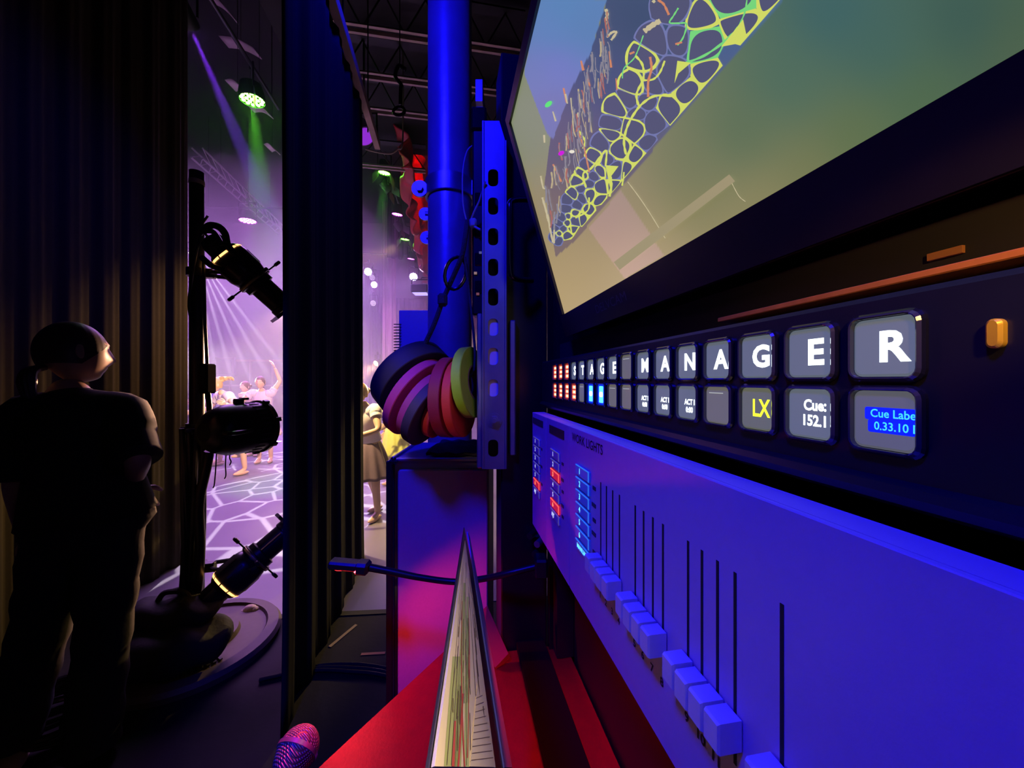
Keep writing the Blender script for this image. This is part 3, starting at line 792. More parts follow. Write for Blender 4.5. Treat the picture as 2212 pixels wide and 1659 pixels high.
P_blue = [(1165, -5), (1312, -5), (1275, 115), (1235, 190), (1195, 300), (1182, 290), (1132, 158)]
P_lite = [(1270, 492), (1342, 412), (1435, 552), (1350, 603)]
def inside(p, poly):
    c = False; n = len(poly)
    for i in range(n):
        x1, y1 = poly[i]; x2, y2 = poly[i-1]
        if (y1 > p[1]) != (y2 > p[1]) and p[0] < (x2-x1)*(p[1]-y1)/(y2-y1)+x1: c = not c
    return c
def idw(p, pts, pw=2.6, wd=90.0):
    sw_ = 0; c = [0, 0, 0]
    for q in pts:
        d2 = (p[0]-q[0])**2+(p[1]-q[1])**2; k = 1/(d2+wd*wd)**1.6; sw_ += k
        for j in range(3): c[j] += q[2+j]*k
    return [x/sw_ for x in c]
NU, NV = 300, 170
me = bpy.data.meshes.new('screen'); vs = []; cols = []
for j in range(NV+1):
    for i in range(NU+1):
        u = SW*(i/NU)**1.0; q = SC(u, SH*j/NV, .0004); vs.append(q-wloc(t))
        r = q-O
        px = (CX+F*r.x/r.y, HY-F*r.z/r.y) if r.y > .02 else (2600, -400)
        px = (max(min(px[0], 2300), 1000), max(min(px[1], 720), -150))
        if inside(px, P_blue): c = idw(px, BLUE, wd=40)
        elif inside(px, P_band): c = idw(px, BAND, wd=60)
        else:
            c = idw(px, CTRL)
            if inside(px, P_lite): c = [c[0]*1.07+4, c[1]*1.02+2, c[2]*1.12+10]
        cols.append(srgb(*c))
me.from_pydata(vs, [], [[j*(NU+1)+i, j*(NU+1)+i+1, (j+1)*(NU+1)+i+1, (j+1)*(NU+1)+i] for j in range(NV) for i in range(NU)])
ca = me.color_attributes.new('picture', 'FLOAT_COLOR', 'POINT')
ca.data.foreach_set('color', [x for c in cols for x in c])
ms = bpy.data.materials.new('screen picture'); ms.use_nodes = True; nt = ms.node_tree; p_ = nt.nodes['Principled BSDF']
an = nt.nodes.new('ShaderNodeVertexColor'); an.layer_name = 'picture'
p_.inputs['Base Color'].default_value = (.01, .01, .01, 1); p_.inputs['Roughness'].default_value = .35
nt.links.new(an.outputs['Color'], p_.inputs['Emission Color']); p_.inputs['Emission Strength'].default_value = 1
me.materials.append(ms); o = bpy.data.objects.new('screen', me); COL.objects.link(o); o.parent = t
SCREEN = o
# --- picture details on the screen: the lit net, streaks and spots
def zp(x, y): return (1080+x/2.37, y/2.37)
LAYER = [.0007]
def stroke(mb, pts, w, taper=True, px=True, smooth=True):
    P = [Vector((*zp(*p), 0)) for p in pts]
    if smooth and len(P) > 2: P = smooth_path(P, 5)
    n = len(P); L = []; R_ = []
    for i, p in enumerate(P):
        tv = (P[min(i+1, n-1)]-P[max(i-1, 0)]); tv.normalize(); nn = Vector((-tv.y, tv.x, 0))
        ww = w*(.55+.45*abs(math.sin(i*1.1+p.x*.05)))/2 if taper else w/2
        L.append(p+nn*ww); R_.append(p-nn*ww)
    vs = [scpx(p.x, p.y, LAYER[0]) for p in L]+[scpx(p.x, p.y, LAYER[0]) for p in R_]
    mb.add(vs, [[i, i+1, n+i+1, n+i] for i in range(n-1)]); LAYER[0] += .000004
def blob(mb, pts):
    vs = [scpx(*zp(*p), LAYER[0]) for p in pts]; mb.add(vs, [list(range(len(pts)))]); LAYER[0] += .000004
def ringz(cx, cy, rx, ry, rot=0, n=14):
    return [(cx+rx*math.cos(a)*math.cos(rot)-ry*math.sin(a)*math.sin(rot), cy+rx*math.cos(a)*math.sin(rot)+ry*math.sin(a)*math.cos(rot)) for a in [2*PI*k/n for k in range(n+1)]]
E = lambda n, r, g, b, s=1: glow('screen '+n, srgb(r, g, b), s)
rn = random.Random(5)
# the net on the stage cloth: rounded dark holes in a lit web, shrinking with distance
L0, L1 = Vector((1213, 545)), Vector((1690, 0)); LD = (L1-L0).normalized(); LN = Vector((LD.y, -LD.x))
if LN.x > 0: LN = -LN
LEN = (L1-L0).length
seeds = []; tries = 0
while tries < 9000:
    tries += 1
    t_ = rn.uniform(.02, 1.12); k_ = max(0, t_)
    dmax = 34+165*k_**.9; d_ = rn.uniform(-14, dmax)
    r_ = 8.5+44*k_**1.25; r_ *= 1.0 if d_ < dmax*.55 else .72
    q = L0+LD*(t_*LEN)+LN*d_
    if all((q-s[0]).length > (r_+s[1])*.78 for s in seeds): seeds.append((q, r_, t_, d_/dmax))
def clip(poly, a, n):
    out = []
    for i in range(len(poly)):
        p, q = poly[i], poly[(i+1) % len(poly)]; dp, dq = (p-a).dot(n), (q-a).dot(n)
        if dp <= 0: out.append(p)
        if dp*dq < 0: out.append(p+(q-p)*(dp/(dp-dq)))
    return out
def chaikin(p, n=2):
    for _ in range(n):
        o_ = []
        for i in range(len(p)): a, b = p[i], p[(i+1) % len(p)]; o_ += [a*.75+b*.25, a*.25+b*.75]
        p = o_
    return p
webs = {'yellow': MB(), 'green': MB(), 'lavender': MB()}; dkc = MB(); pic = []
for q, r_, t_, f_ in seeds:
    if f_ < 0: continue
    poly = [q+Vector((math.cos(a), math.sin(a)))*r_*2.1 for a in [2*PI*k/16 for k in range(16)]]
    for s in seeds:
        if s[0] is q or (s[0]-q).length > r_*5: continue
        w_ = r_/(r_+s[1]); poly = clip(poly, q+(s[0]-q)*w_, (s[0]-q).normalized())
        if len(poly) < 3: break
    poly = clip(poly, L0+LN*(2), -LN)
    if len(poly) < 3: continue
    lit = rn.random() > (.10 if f_ < .6 else .45)
    key = 'lavender' if not lit or rn.random() < .24 else ('green' if (t_ > .72 and rn.random() < .7) else 'yellow')
    c_ = sum(poly, Vector((0, 0)))/len(poly)
    g_ = (2.0+3.6*t_) if key != 'lavender' else (1.0+2.0*t_)
    outp = [c_+(p-c_)*(1+1.2/max(4, (p-c_).length)) for p in chaikin(poly, 1)] if f_ > .5 else poly
    inn = chaikin([c_+(p-c_)*max(.25, 1-g_*rn.uniform(.5, 1.8)/max(4, (p-c_).length)) for p in poly], 3)
    pic.append((outp, inn, key, f_))
def pxpoly(mb, pts): mb.add([scpx(p.x, p.y, LAYER[0]) for p in pts], [list(range(len(pts)))])
for o_, i_, k_, f_ in pic: pxpoly(webs[k_], o_)
LAYER[0] += .00006
for o_, i_, k_, f_ in pic: pxpoly(dkc, i_)
LAYER[0] += .00006
obj('web_pattern', webs['lavender'], E('lavender net', 112, 118, 168), SCREEN)
obj('web_pattern', webs['yellow'], E('yellow net', 208, 216, 96), SCREEN)
obj('web_pattern', webs['green'], E('green net', 118, 212, 120), SCREEN)
obj('cell_pattern', dkc, E('cells', 82, 84, 112), SCREEN)
gr = MB()
for a, w_ in ((((1272, 0), (1262, 60), (1235, 125)), 4), (((1240, 120), (1205, 165), (1140, 225), (1050, 285), (960, 320)), 6), (((920, 40), (895, 80), (875, 115), (920, 118), (962, 122), (945, 190), (915, 230)), 4), (((740, 180), (715, 250), (690, 300), (640, 350), (632, 400)), 3)):
    stroke(gr, a, w_)
obj('net_pattern', gr, E('green net', 1, 1, 1), SCREEN)
ye = MB()
for a, w_ in ((((890, 490), (800, 490), (740, 525), (700, 570), (660, 640), (640, 720), (650, 790)), 6), (((715, 540), (705, 480), (740, 400), (735, 330), (700, 285)), 6), (((545, 850), (550, 770), (520, 800), (470, 862), (430, 890), (445, 960)), 5), (((740, 410), (790, 405), (825, 370), (850, 310)), 5), (((570, 900), (575, 950), (565, 1005)), 6), (((460, 1010), (455, 1075), (390, 1115)), 4), (((365, 1160), (372, 1200)), 4), (((405, 665), (440, 720), (430, 760)), 5), (((640, 880), (636, 915), (630, 950)), 4)):
    stroke(ye, a, w_)
blob(ye, [(1253, 98), (1270, 180), (1225, 222), (1140, 238), (1200, 165)]); blob(ye, [(915, 310), (985, 320), (920, 375), (900, 425)]); blob(ye, [(545, 845), (612, 850), (575, 900), (568, 960)])
obj('net_pattern', ye, E('yellow net', 1, 1, 1), SCREEN)
og = MB()
for a, w_ in ((((775, 290), (782, 350), (765, 420), (765, 495)), 6), (((815, 0), (845, 20), (872, 75)), 6), (((400, 660), (430, 740), (445, 800), (462, 880)), 4), (((420, 310), (432, 360)), 6), (((565, 262), (575, 345)), 5), (((330, 450), (345, 525)), 4), (((275, 840), (290, 870), (318, 930)), 4), (((430, 540), (436, 580)), 4), (((670, 275), (695, 265)), 5), (((450, 370), (465, 440)), 4), (((600, 400), (605, 460)), 3), (((905, 225), (940, 215)), 5)):
    stroke(og, a, w_)
obj('streak_pattern', og, E('orange', 206, 132, 92), SCREEN)
cm = MB()
for a, w_ in ((((548, 45), (555, 75), (548, 105)), 8), (((552, 190), (580, 165), (602, 165), (575, 205)), 6), (((745, 160), (785, 130), (828, 105)), 13), (((790, 0), (800, 12)), 8), (((212, 900), (225, 960), (240, 960)), 4), (((245, 1090), (262, 1180), (275, 1240)), 5), (((282, 1110), (280, 1245)), 4), (((340, 480), (350, 530)), 4), (((275, 570), (290, 620)), 4), (((230, 690), (232, 730)), 5), (((405, 575), (403, 600)), 5), (((660, 930), (720, 1010), (780, 1100), (852, 1218)), 2.2), (((220, 1010), (240, 1080), (250, 1130)), 5), (((368, 500), (372, 560)), 3), (((1190, 925), (1230, 1000), (1265, 1030)), 2)):
    stroke(cm, a, w_)
obj('streak_pattern', cm, E('cream', 196, 184, 146), SCREEN)
gy = MB()
tn = MB(); rd = MB()
for k in range(120):
    x = rn.uniform(205, 560); y0 = 1150-(x-205)*2.75+rn.uniform(-150, 170)
    if not (inside(zp(x-4, y0), P_band) and inside(zp(x+12, y0+105), P_band)): continue
    stroke(gy if k % 3 else (tn if k % 2 else rd), ((x, y0), (x+rn.uniform(-6, 10), y0+rn.uniform(25, 60)), (x+rn.uniform(-5, 20), y0+rn.uniform(70, 110))), rn.uniform(1.5, 4.5))
obj('streak_pattern', gy, E('grey dancers', 136, 132, 140), SCREEN)
obj('streak_pattern', tn, E('cream dancers', 186, 170, 128), SCREEN)
obj('streak_pattern', rd, E('rust dancers', 168, 104, 92), SCREEN)
dt = MB(); blob(dt, ringz(255, 532, 22, 12, -.7)[:-1]); obj('spot_pattern', dt, E('green spot', 90, 225, 110), SCREEN)
dt = MB(); blob(dt, ringz(320, 783, 17, 11, -.5)[:-1]); obj('spot_pattern', dt, E('magenta spot', 205, 20, 215), SCREEN)
dt = MB(); blob(dt, ringz(375, 775, 14, 9, 0)[:-1]); obj('spot_pattern', dt, E('white spot', 232, 226, 205), SCREEN)
bd = MB(); blob(bd, [(590, 1340), (1185, 890), (1215, 925), (620, 1380)]); obj('screen_floor_band', bd, E('pale band', 158, 146, 112), SCREEN)
# ================================================================== strut, pipe, power strip
PX, PY, PR = -.1675, 1.0, .0585
t = thing('steel_pipe', 'thick vertical steel pipe lit blue beside the rack', 'pipe', (PX, PY, 0))
obj('tube', MB().lathe([(PR, 0), (PR, 5.59)], (PX, PY, 0), seg=40), M_pipe, t)
fl = MB().lathe([(.11, 0), (.11, .012), (PR+.006, .014), (PR+.006, .03)], (PX, PY, 0), seg=28); obj('floor_flange', fl, M_steel, t)
zc = at(0, 389, PY-PR).z
t = thing('pipe_clamp', 'two eared steel clamp band around the blue lit pipe', 'clamp', (PX, PY, zc))
bd = MB(); bd.lathe([(PR+.001, -.023), (PR+.007, -.022), (PR+.007, .022), (PR+.001, .023)], (PX, PY, zc), seg=36, caps=False); obj('band', bd, M_steel, t)
ea = MB(); ea.box((PX+PR+.035, PY-.02, zc), (.075, .006, .042), None, .002); ea.box((PX+PR+.035, PY+.02, zc), (.075, .006, .042), None, .002)
obj('ear', ea, M_steel, t)
e2 = MB(); e2.lathe([(.0, -.004), (.021, -.004), (.021, .004), (.0, .004)], (PX-PR-.015, PY-.03, zc-.008), (0, 1, 0), 24); obj('bolt_ear', e2, M_steel, t)
e3 = MB(); e3.lathe([(.010, 0), (.010, .007)], (PX-PR-.015, PY-.034, zc-.008), (0, -1, 0), 6); obj('bolt', e3, M_steel, t)
br = MB(); br.box((-.058, .83, zc), (.012, .36, .038)); obj('arm', br, M_steel, t)
for k, (x, y, lb) in enumerate(((919, 463, 'upper round steel washer peeking past the pipe edge'), (922, 514, 'lower round steel washer peeking past the pipe edge'))):
    q = at(x, y, 1.06); w_ = MB(); w_.lathe([(.0, -.004), (.018, -.004), (.018, .004), (.0, .004)], q, (0, 1, 0), 20); w_.cyl(q, (PX, q.y, q.z), .008, seg=10)
    tag(obj('pipe_washer', w_, M_steel), lb, 'washer')

# slotted strut channel
SY = .605; sxc = (1068-CX)/F*SY; zt = at(0, 262, SY).z; zb = at(0, 1013, SY).z
def flat_with_holes(outer, holes, ext):
    c = bpy.data.curves.new('c', 'CURVE'); c.dimensions = '2D'; c.fill_mode = 'BOTH'; c.extrude = ext
    for lp in [outer]+holes:
        sp = c.splines.new('POLY'); sp.points.add(len(lp)-1); sp.use_cyclic_u = True
        for p, q in zip(sp.points, lp): p.co = (q[0], q[1], 0, 1)
    o = bpy.data.objects.new('c', c); COL.objects.link(o); me = to_mesh(o)
    bpy.data.objects.remove(o); bpy.data.curves.remove(c); return me
H_ = zt-zb; cut = .012
outer = [(-.017, -H_/2), (.017, -H_/2), (.017, H_/2-.03), (.008, H_/2), (-.017, H_/2)]
holes = []
ys = [385, 446, 512, 578, 642, 707, 770, 838, 0, 968]
for y in ys:
    if not y: continue
    zz = at(0, y, SY).z-(zt+zb)/2
    holes.append([(x-.002, yy+zz) for x, yy in rrect(.0165, .028, .0068, 4)][::-1])
me = flat_with_holes(outer, holes, .0013)
t = thing('strut_channel', 'slotted steel strut channel standing beside the rack', 'strut', (sxc, SY, zb))
m_ = MB(); 
for v in me.vertices: m_.v.append(Vector((sxc+v.co.x, SY+v.co.z, (zt+zb)/2+v.co.y)))
for p in me.polygons: m_.f.append(list(p.vertices)); m_.sm.append(False)
obj('web', m_, M_steel, t)
for sx in (-1, 1):
    f_ = MB(); f_.box((sxc+sx*.0185, SY+.010, (zt+zb)/2-(.016 if sx > 0 else 0)), (.004, .026, H_-(.032 if sx > 0 else 0)), None, .001); 
    obj('flange', f_, M_steel, t)
f_ = MB(); f_.box((sxc+.030, SY+.012, (at(0, 690, SY).z+zb)/2+.01), (.010, .012, at(0, 690, SY).z-zb-.02), None, .002); f_.box((sxc-.0245, SY+.008, (at(0, 676, SY).z+zb)/2), (.009, .010, at(0, 676, SY).z-zb), None, .002)
obj('splice_rail', f_, M_steel, t)
q = at(1068, 908, SY)
for rr_, h_, sg in ((.012, .002, 24), (.0075, .006, 6), (.004, .009, 14)):
    b_ = MB(); b_.lathe([(rr_, 0), (rr_, h_)], q+Vector((0, -.001, 0)), (0, -1, 0), sg); obj('bolt', b_, M_steel, t)
for y, lit in ((707, 1), (770, 1), (838, 1)):
    pq = at(1067, y, SY+.004); b_ = MB(); b_.box(pq, (.022, .002, .034)); obj('backing_tab', b_, M_white, t)
b_ = MB(); b_.box((sxc, SY+.022, (zt+zb)/2), (.033, .002, H_-.01)); obj('slot_dark_plate', b_, M_blackm, t)  # black plate added behind the slots to keep them dark
ft = MB(); ft.box((sxc, SY+.06, zb+.02), (.03, .10, .02)); 
# power strip
t = thing('power_strip', 'black upright power strip between the pipe and the strut', 'power strip', at(1036, 685, .645))
a = at(1036, 255, .645); b = at(1036, 684, .645)
obj('housing', MB().box((a+b)/2, (.023, .03, a.z-b.z), None, .003), M_black, t)
for y in (430, 500, 560, 620):
    q = at(1036, y, .63); obj('socket', MB().box(q, (.016, .003, .022), None, .001), M_gloss, t)
for (x, y, c) in ((1019, 590, (1, .6, .5)), (1030, 546, (.3, .3, .8)), (1024, 635, (.6, .2, .2))):
    q = at(x+8, y, .629); obj('indicator', MB().box(q, (.005, .002, .004)), glow('indicator %d' % x, c, .25), t)
obj('end_cap', MB().box(a+Vector((0, -.002, -.012)), (.026, .034, .04), None, .003), M_gloss, t)
hk = MB(); hk.box((a+b)/2+Vector((.015, .02, .1)), (.03, .012, .03)); obj('mounting_lug', hk, M_steel, t)
# thin wires
wl = mat('grey cable jacket', (.35, .36, .42), .45)
for pts, r, lb in (([(1026, 312, .64), (1010, 325, .63), (1001, 360, .625), (999, 400, .62), (1001, 445, .62), (1008, 478, .62)], .0022, 'thin wire looping past the clamp band to the rope clip'), ([(1048, 392, .60), (1036, 432, .61), (1024, 458, .615), (1017, 476, .62)], .0026, 'thicker wire running from the strut down to the rope clip')):
    m_ = MB(); m_.tube(smooth_path([at(*q) for q in pts], 6), r*.6, 8); tag(obj('wire', m_, wl), lb, 'wire')
# rope with snap clip carrying the tape
rp = thing('rope_sling', 'dark rope and snap clip the tape rolls hang from', 'rope', at(1008, 480, .62))
m_ = MB(); m_.tube(smooth_path([at(1010, 476, .62), at(1004, 520, .62), at(997, 555, .625), at(978, 600, .64), at(958, 645, .65), at(938, 700, .655), at(915, 752, .665), at(905, 800, .67)], 6), .0042, 8)
m_.tube(smooth_path([at(1004, 555, .625), at(1012, 620, .63), at(1020, 690, .63), at(1026, 760, .625), at(1024, 800, .625)], 6), .0022, 8)
m_.tube(smooth_path([at(905, 800, .67), at(940, 850, .66), at(985, 850, .64), at(1024, 800, .625)], 6), .0022, 8)
obj('rope', m_, mat('dark rope', (.03, .03, .05), .8, bump=.3, bscale=300), rp)
m_ = MB(); c0 = at(984, 590, .632)
m_.tube([at(984+22*math.cos(a)-8*math.sin(a), 590-18*math.cos(a)-30*math.sin(a), .632) for a in [2*PI*k/18 for k in range(18)]], .0030, 8, closed=True); obj('snap_clip', m_, M_gloss, rp)
m_ = MB(); m_.box(at(956, 648, .648), (.016, .016, .022), None, .004); obj('knot', m_, mat('dark rope', (0, 0, 0)), rp)
m_ = MB(); m_.box(at(1022, 482, .62), (.012, .01, .016), None, .003); m_.cyl(at(1022, 488, .62), at(1038, 497, .612), .002); obj('cable_tie', m_, wl, rp)

# ------------------------------------------------------------------ tape rolls
def tape(cx, cy, Y, ang, yaw, R_, w_, r0, mt, core, label):
    L = Vector((math.cos(math.radians(ang)), 0, math.sin(math.radians(ang))))
    pr = Vector((math.sin(math.radians(ang)), 0, -math.cos(math.radians(ang))))
    ax = (pr*math.cos(math.radians(yaw))+Vector((0, -1, 0))*math.sin(math.radians(yaw))).normalized()
    c = at(cx, cy, Y)
    t = thing('tape_roll', label, 'tape roll', c, 'rolls of cloth tape hanging on the rope')
    m_ = MB(); b = .0012
    m_.lathe([(r0, -w_/2), (R_-b, -w_/2), (R_, -w_/2+b), (R_, w_/2-b), (R_-b, w_/2), (r0, w_/2), (r0, -w_/2)], c, ax, 56, caps=False)
    obj('tape', m_, mt, t)
    m_ = MB(); m_.lathe([(r0-.003, -w_/2-.0005), (r0, -w_/2-.0005), (r0, w_/2+.0005), (r0-.003, w_/2+.0005), (r0-.003, -w_/2-.0005)], c, ax, 40, caps=False)
    obj('core', m_, core, t)
def cloth(n, c): return mat(n, c, .62, noise=.1, nscale=90, bump=.05, bscale=500)
card = mat('cardboard core', (.30, .22, .14), .8)
K = (.030, .028, .036)
tape(893, 820, .690, 46, 24, .0765, .036, .036, cloth('black cloth tape roll', K), card, 'wide black tape roll, biggest of the hanging rolls')
tape(903, 858, .672, 57, 17, .0755, .0165, .036, cloth('pink tape', (.72, .06, .22)), card, 'pink tape roll next to the wide black roll')
tape(916, 876, .655, 60, 14, .0620, .0150, .030, cloth('rose tape', (.62, .07, .20)), card, 'smaller rose tape roll after the pink roll')
tape(929, 888, .644, 60, 15, .0640, .0170, .030, cloth('charcoal tape', (.06, .045, .06)), card, 'charcoal tape roll between the rose roll and the small red roll')
tape(947, 893, .640, 70, 14, .0430, .0140, .020, cloth('small red tape', (.62, .03, .03)), card, 'small red tape roll hanging low between the charcoal and crimson rolls')
tape(972, 858, .652, 89, 13, .0700, .0200, .034, cloth('crimson tape', (.38, .02, .04)), card, 'upright crimson tape roll before the bright orange red roll')
tape(995, 861, .640, 92, 13, .0660, .0150, .032, cloth('orange red tape', (.92, .06, .02)), card, 'bright orange red tape roll next to the lime roll')
tape(1016, 826, .632, 95, 16, .0605, .0165, .030, cloth('lime tape', (.42, .95, .02)), card, 'lime yellow tape roll closest to the strut')

# ------------------------------------------------------------------ cabinet under the rolls
x0, x1, y0, y1, zt_ = -.2315, -.0455, .714, .912, at(0, 990, .714).z
t = thing('metal_cabinet', 'tall narrow grey metal cabinet below the tape rolls', 'cabinet', ((x0+x1)/2, (y0+y1)/2, 0))
M_cab = mat('grey hammertone', (.42, .40, .44), .5, noise=.08, nscale=250, bump=.05, bscale=600)
obj('body', MB().box(((x0+x1)/2, (y0+y1)/2+.004, zt_/2), (x1-x0, y1-y0-.008, zt_-.004), None, .003), M_cab, t)
obj('door', MB().box(((x0+x1)/2+.006, y0-.002, zt_/2-.006), (x1-x0-.014, .008, zt_-.03), None, .002), M_cab, t)
ef = MB(); ef.box((x0-.002, y0-.002, zt_/2), (.013, .016, zt_-.006), None, .002); obj('corner_strip', ef, M_black, t)
lp = MB(); lp.box(((x0+x1)/2, y0-.001, zt_-.002), (x1-x0+.004, .012, .005), None, .001); lp.box((x0+.002, (y0+y1)/2, zt_), (.006, y1-y0, .006), None, .001); obj('lid_trim', lp, M_steel, t)
lt = MB(); q = at(850, 996, .70)
for k in range(6): a = k*PI/3; lt.cyl(q, q+Vector((.008*math.cos(a), 0, .008*math.sin(a))), .0022, seg=8)
lt.cyl(q+Vector((0, .012, 0)), q, .003, seg=8); obj('wing_nut', lt, M_black, t)
# folded dark cloth on the cabinet
cl = MB(); cl.grid(lambda u, v: Vector((x0+.062+.118*u, y0+.016+.165*v, zt_+.004+.006*math.exp(-((v-.35)/.2)**2)*(.7+.3*math.sin(u*9+v*7))+.0016*math.sin(u*21+v*13))), 30, 20)
o = obj('folded_cloth', cl, mat('dark folded cloth', (.03, .022, .03), .8), fixn=False); so = o.modifiers.new('thickness', 'SOLIDIFY'); so.thickness = .005; so.offset = 0
tag(o, 'crumpled dark cloth lying on top of the grey cabinet', 'cloth')
# wire bound binder hung on the pipe
bY = 1.085; a = at(863, 671, bY); b_ = at(960, 671, bY); hz_ = .36
t = thing('wire_bound_binder', 'grey wire bound binder standing up behind the pipe', 'binder', (a.x, bY, a.z-hz_))
obj('cover', MB().box(((a.x+b_.x)/2, bY, a.z-hz_/2), (b_.x-a.x, .012, hz_), None, .002), mat('grey board', (.5, .5, .55), .55, noise=.05, nscale=300), t)
cw = MB()
z = a.z-.04
while z > a.z-hz_+.01:
    cw.tube([(a.x+.002+.012*math.cos(g)-.006, bY+.012*math.sin(g), z+.002*math.sin(g)) for g in [2*PI*k/12 for k in range(12)]], .0014, 6, closed=True); z -= .0085
obj('wire_binding', cw, M_gloss, t)
obj('hanging_strap', MB().box((PX, bY-.014, a.z-.1), (.05, .018, .03)), M_black, t)

# ================================================================== desk, book, lamp, microphone
DZ = 1.5-.45
M_desk = mat('scuffed desk in red light', (.15, .003, .0025), .5, noise=.25, nscale=70, bump=.08, bscale=260)  # red of the lamplight is put into the desk colour
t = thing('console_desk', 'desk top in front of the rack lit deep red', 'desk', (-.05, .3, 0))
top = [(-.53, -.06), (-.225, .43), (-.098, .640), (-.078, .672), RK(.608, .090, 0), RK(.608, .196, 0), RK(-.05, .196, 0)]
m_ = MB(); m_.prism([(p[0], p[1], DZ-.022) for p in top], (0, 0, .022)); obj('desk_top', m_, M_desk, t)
for p in ((-.40, .02), (-.12, .53), (.02, .55), (.15, .08)):
    obj('leg', MB().box((p[0], p[1], (DZ-.022)/2), (.03, .03, DZ-.022)), M_blackm, t)
m_ = MB(); 
p_ = [on for on in (RK(.75, .108, 0), RK(.75, .172, 0), RK(.03, .172, 0), RK(.03, .100, 0))]
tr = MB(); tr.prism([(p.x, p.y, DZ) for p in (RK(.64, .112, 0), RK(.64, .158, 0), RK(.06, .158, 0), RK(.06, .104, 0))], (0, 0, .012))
tag(obj('shadow_strip', tr, mat('shadow black', (.004, .004, .004), .9, spec=.1)), 'flat black shadow strip lying along the red lit desk', 'shadow strip')  # black strip stands in for the book's shadow on the desk
# prompt book on an easel
Cb = O+ray(1003, 1139)*.44; aL = .08; e1 = (O+ray(925, 1659)*aL)-Cb
r2 = ray(1107, 1659); o_ = O-Cb; cc = -e1.dot(o_)/e1.dot(r2); e2 = (O+r2*cc)-Cb
NB = e1.cross(e2).normalized()
if NB.dot(O-Cb) < 0: NB = -NB
def bk(px, py, n=0):
    q = on_plane(px, py, Cb, NB); return q+NB*n
t = thing('prompt_book', 'marked up prompt book page held steeply on a thin black board', 'book', Cb+e2)
m_ = MB(); m_.prism([Cb, Cb+e1, Cb+e1+e2, Cb+e2], -NB*.0007); obj('board', m_, M_black, t)
def bquad(nm, pts, m, n, parent=t):
    q = MB(); q.add([bk(*p, n) for p in pts], [list(range(len(pts)))]); return obj(nm, q, m, parent)
M_pap = mat('cream paper', (.80, .66, .44), .75, noise=.08, nscale=40)
q = MB(); q.prism([bk(*p, .0002) for p in ((1003, 1168), (929, 1659), (1067, 1659))], NB*.0008); pg = obj('page', q, M_pap, t)
q = MB(); q.prism([bk(*p, .0002) for p in ((1008, 1149), (1013, 1160), (1104, 1659), (1086, 1659))], NB*.0012); o = obj('edge_strip', q, mat('edge strip in blue light', (.13, .14, .62), .6, noise=.1, nscale=200), t)  # strip coloured blue for the blue light falling on it
rn = random.Random(11)
apx, apy = 1003, 1150
def fan(y0, y1, f0, f1, w0):
    def X(y, f): 
        k = (y-apy)/(1659-apy); return apx + ((934-apx)*(1-f)+(1066-apx)*f)*k
    n = 6; a = []; b = []
    for i in range(n+1):
        y = y0+(y1-y0)*i/n; f = f0+(f1-f0)*i/n; x = X(y, f); wv = w0*(y-apy)/(1659-apy); a.append((x-wv, y)); b.append((x+wv, y))
    return a, b
def strip(mb, a, b, n):
    vs = [bk(*p, n) for p in a]+[bk(*p, n) for p in b]; k = len(a); mb.add(vs, [[i, i+1, k+i+1, k+i] for i in range(k-1)])
gm = MB(); rm = MB(); im = MB(); bm2 = MB(); gg = MB()
for y0, y1, f0, f1, w0 in ((1260, 1659, .42, .33, 11), (1420, 1659, .20, .24, 16), (1480, 1640, .34, .34, 9)): strip(gg, *fan(y0, y1, f0, f1, w0), .00105)
obj('marker_band', gg, mat('olive marker', (.42, .46, .16), .75), pg)
for y0, y1, f0, f1, w0 in ((1290, 1520, .62, .52, 8), (1330, 1659, .56, .50, 6)): strip(gm, *fan(y0, y1, f0, f1, w0), .0011)
obj('marker_band', gm, mat('green marker', (.50, .60, .22), .75), pg)
for y0, y1, f0, f1, w0 in ((1300, 1659, .30, .47, 1.6), (1500, 1659, .42, .36, 2.2), (1400, 1640, .60, .52, 1.2), (1300, 1480, .66, .60, 1.2), (1560, 1659, .26, .27, 3)): strip(rm, *fan(y0, y1, f0, f1, w0), .00115)
obj('red_pencil', rm, mat('red pencil', (.55, .08, .05), .7), pg)
for k in range(42):
    y0 = rn.uniform(1190, 1560); L_ = rn.uniform(18, 90); f = rn.uniform(.05, .93); strip(im, *fan(y0, min(1656, y0+L_), f, f+rn.uniform(-.02, .02), rn.uniform(.5, 1.2)), .0012)
for f in (.16, .24, .5, .74, .84): strip(im, *fan(1200+f*120, 1656, f, f, .55), .0012)
obj('ink_lines', im, mat('brown ink', (.16, .10, .06), .7), pg)
q = MB(); q.prism([bk(*p, .0009) for p in ((1026, 1478), (1006, 1659), (1062, 1659), (1030, 1500))], NB*.0006); o = obj('insert_sheet', q, mat('cream paper', (1, 1, 1)), t)
q = MB()
for k in range(10):
    y = 1510+15*k; q.add([bk(*p, .00165) for p in ((1025-(y-1478)*.10, y), (1033+(y-1490)*.17, y-7), (1033+(y-1490)*.17, y-5.4), (1025-(y-1478)*.10, y+1.6))], [[0, 1, 2, 3]])
obj('printed_lines', q, mat('brown ink', (0, 0, 0)), o)
ez = MB(); c1 = Cb+e2*.93+e1*.3-NB*.0016; ez.tube([c1, Vector((c1.x+.03, c1.y, DZ+.004))], .006, 8); c2 = Cb+e2*.93+e1*.75-NB*.0016; ez.tube([c2, Vector((c2.x+.03, c2.y, DZ+.004))], .006, 8)
ez.tube([Vector((c1.x+.03, c1.y+.03, DZ+.005)), Vector((c2.x+.03, c2.y-.0, DZ+.005))], .005, 8)
obj('easel', ez, M_blackm, t)
BOOKQ = bk(1000, 1520); BOOKN = NB.copy()
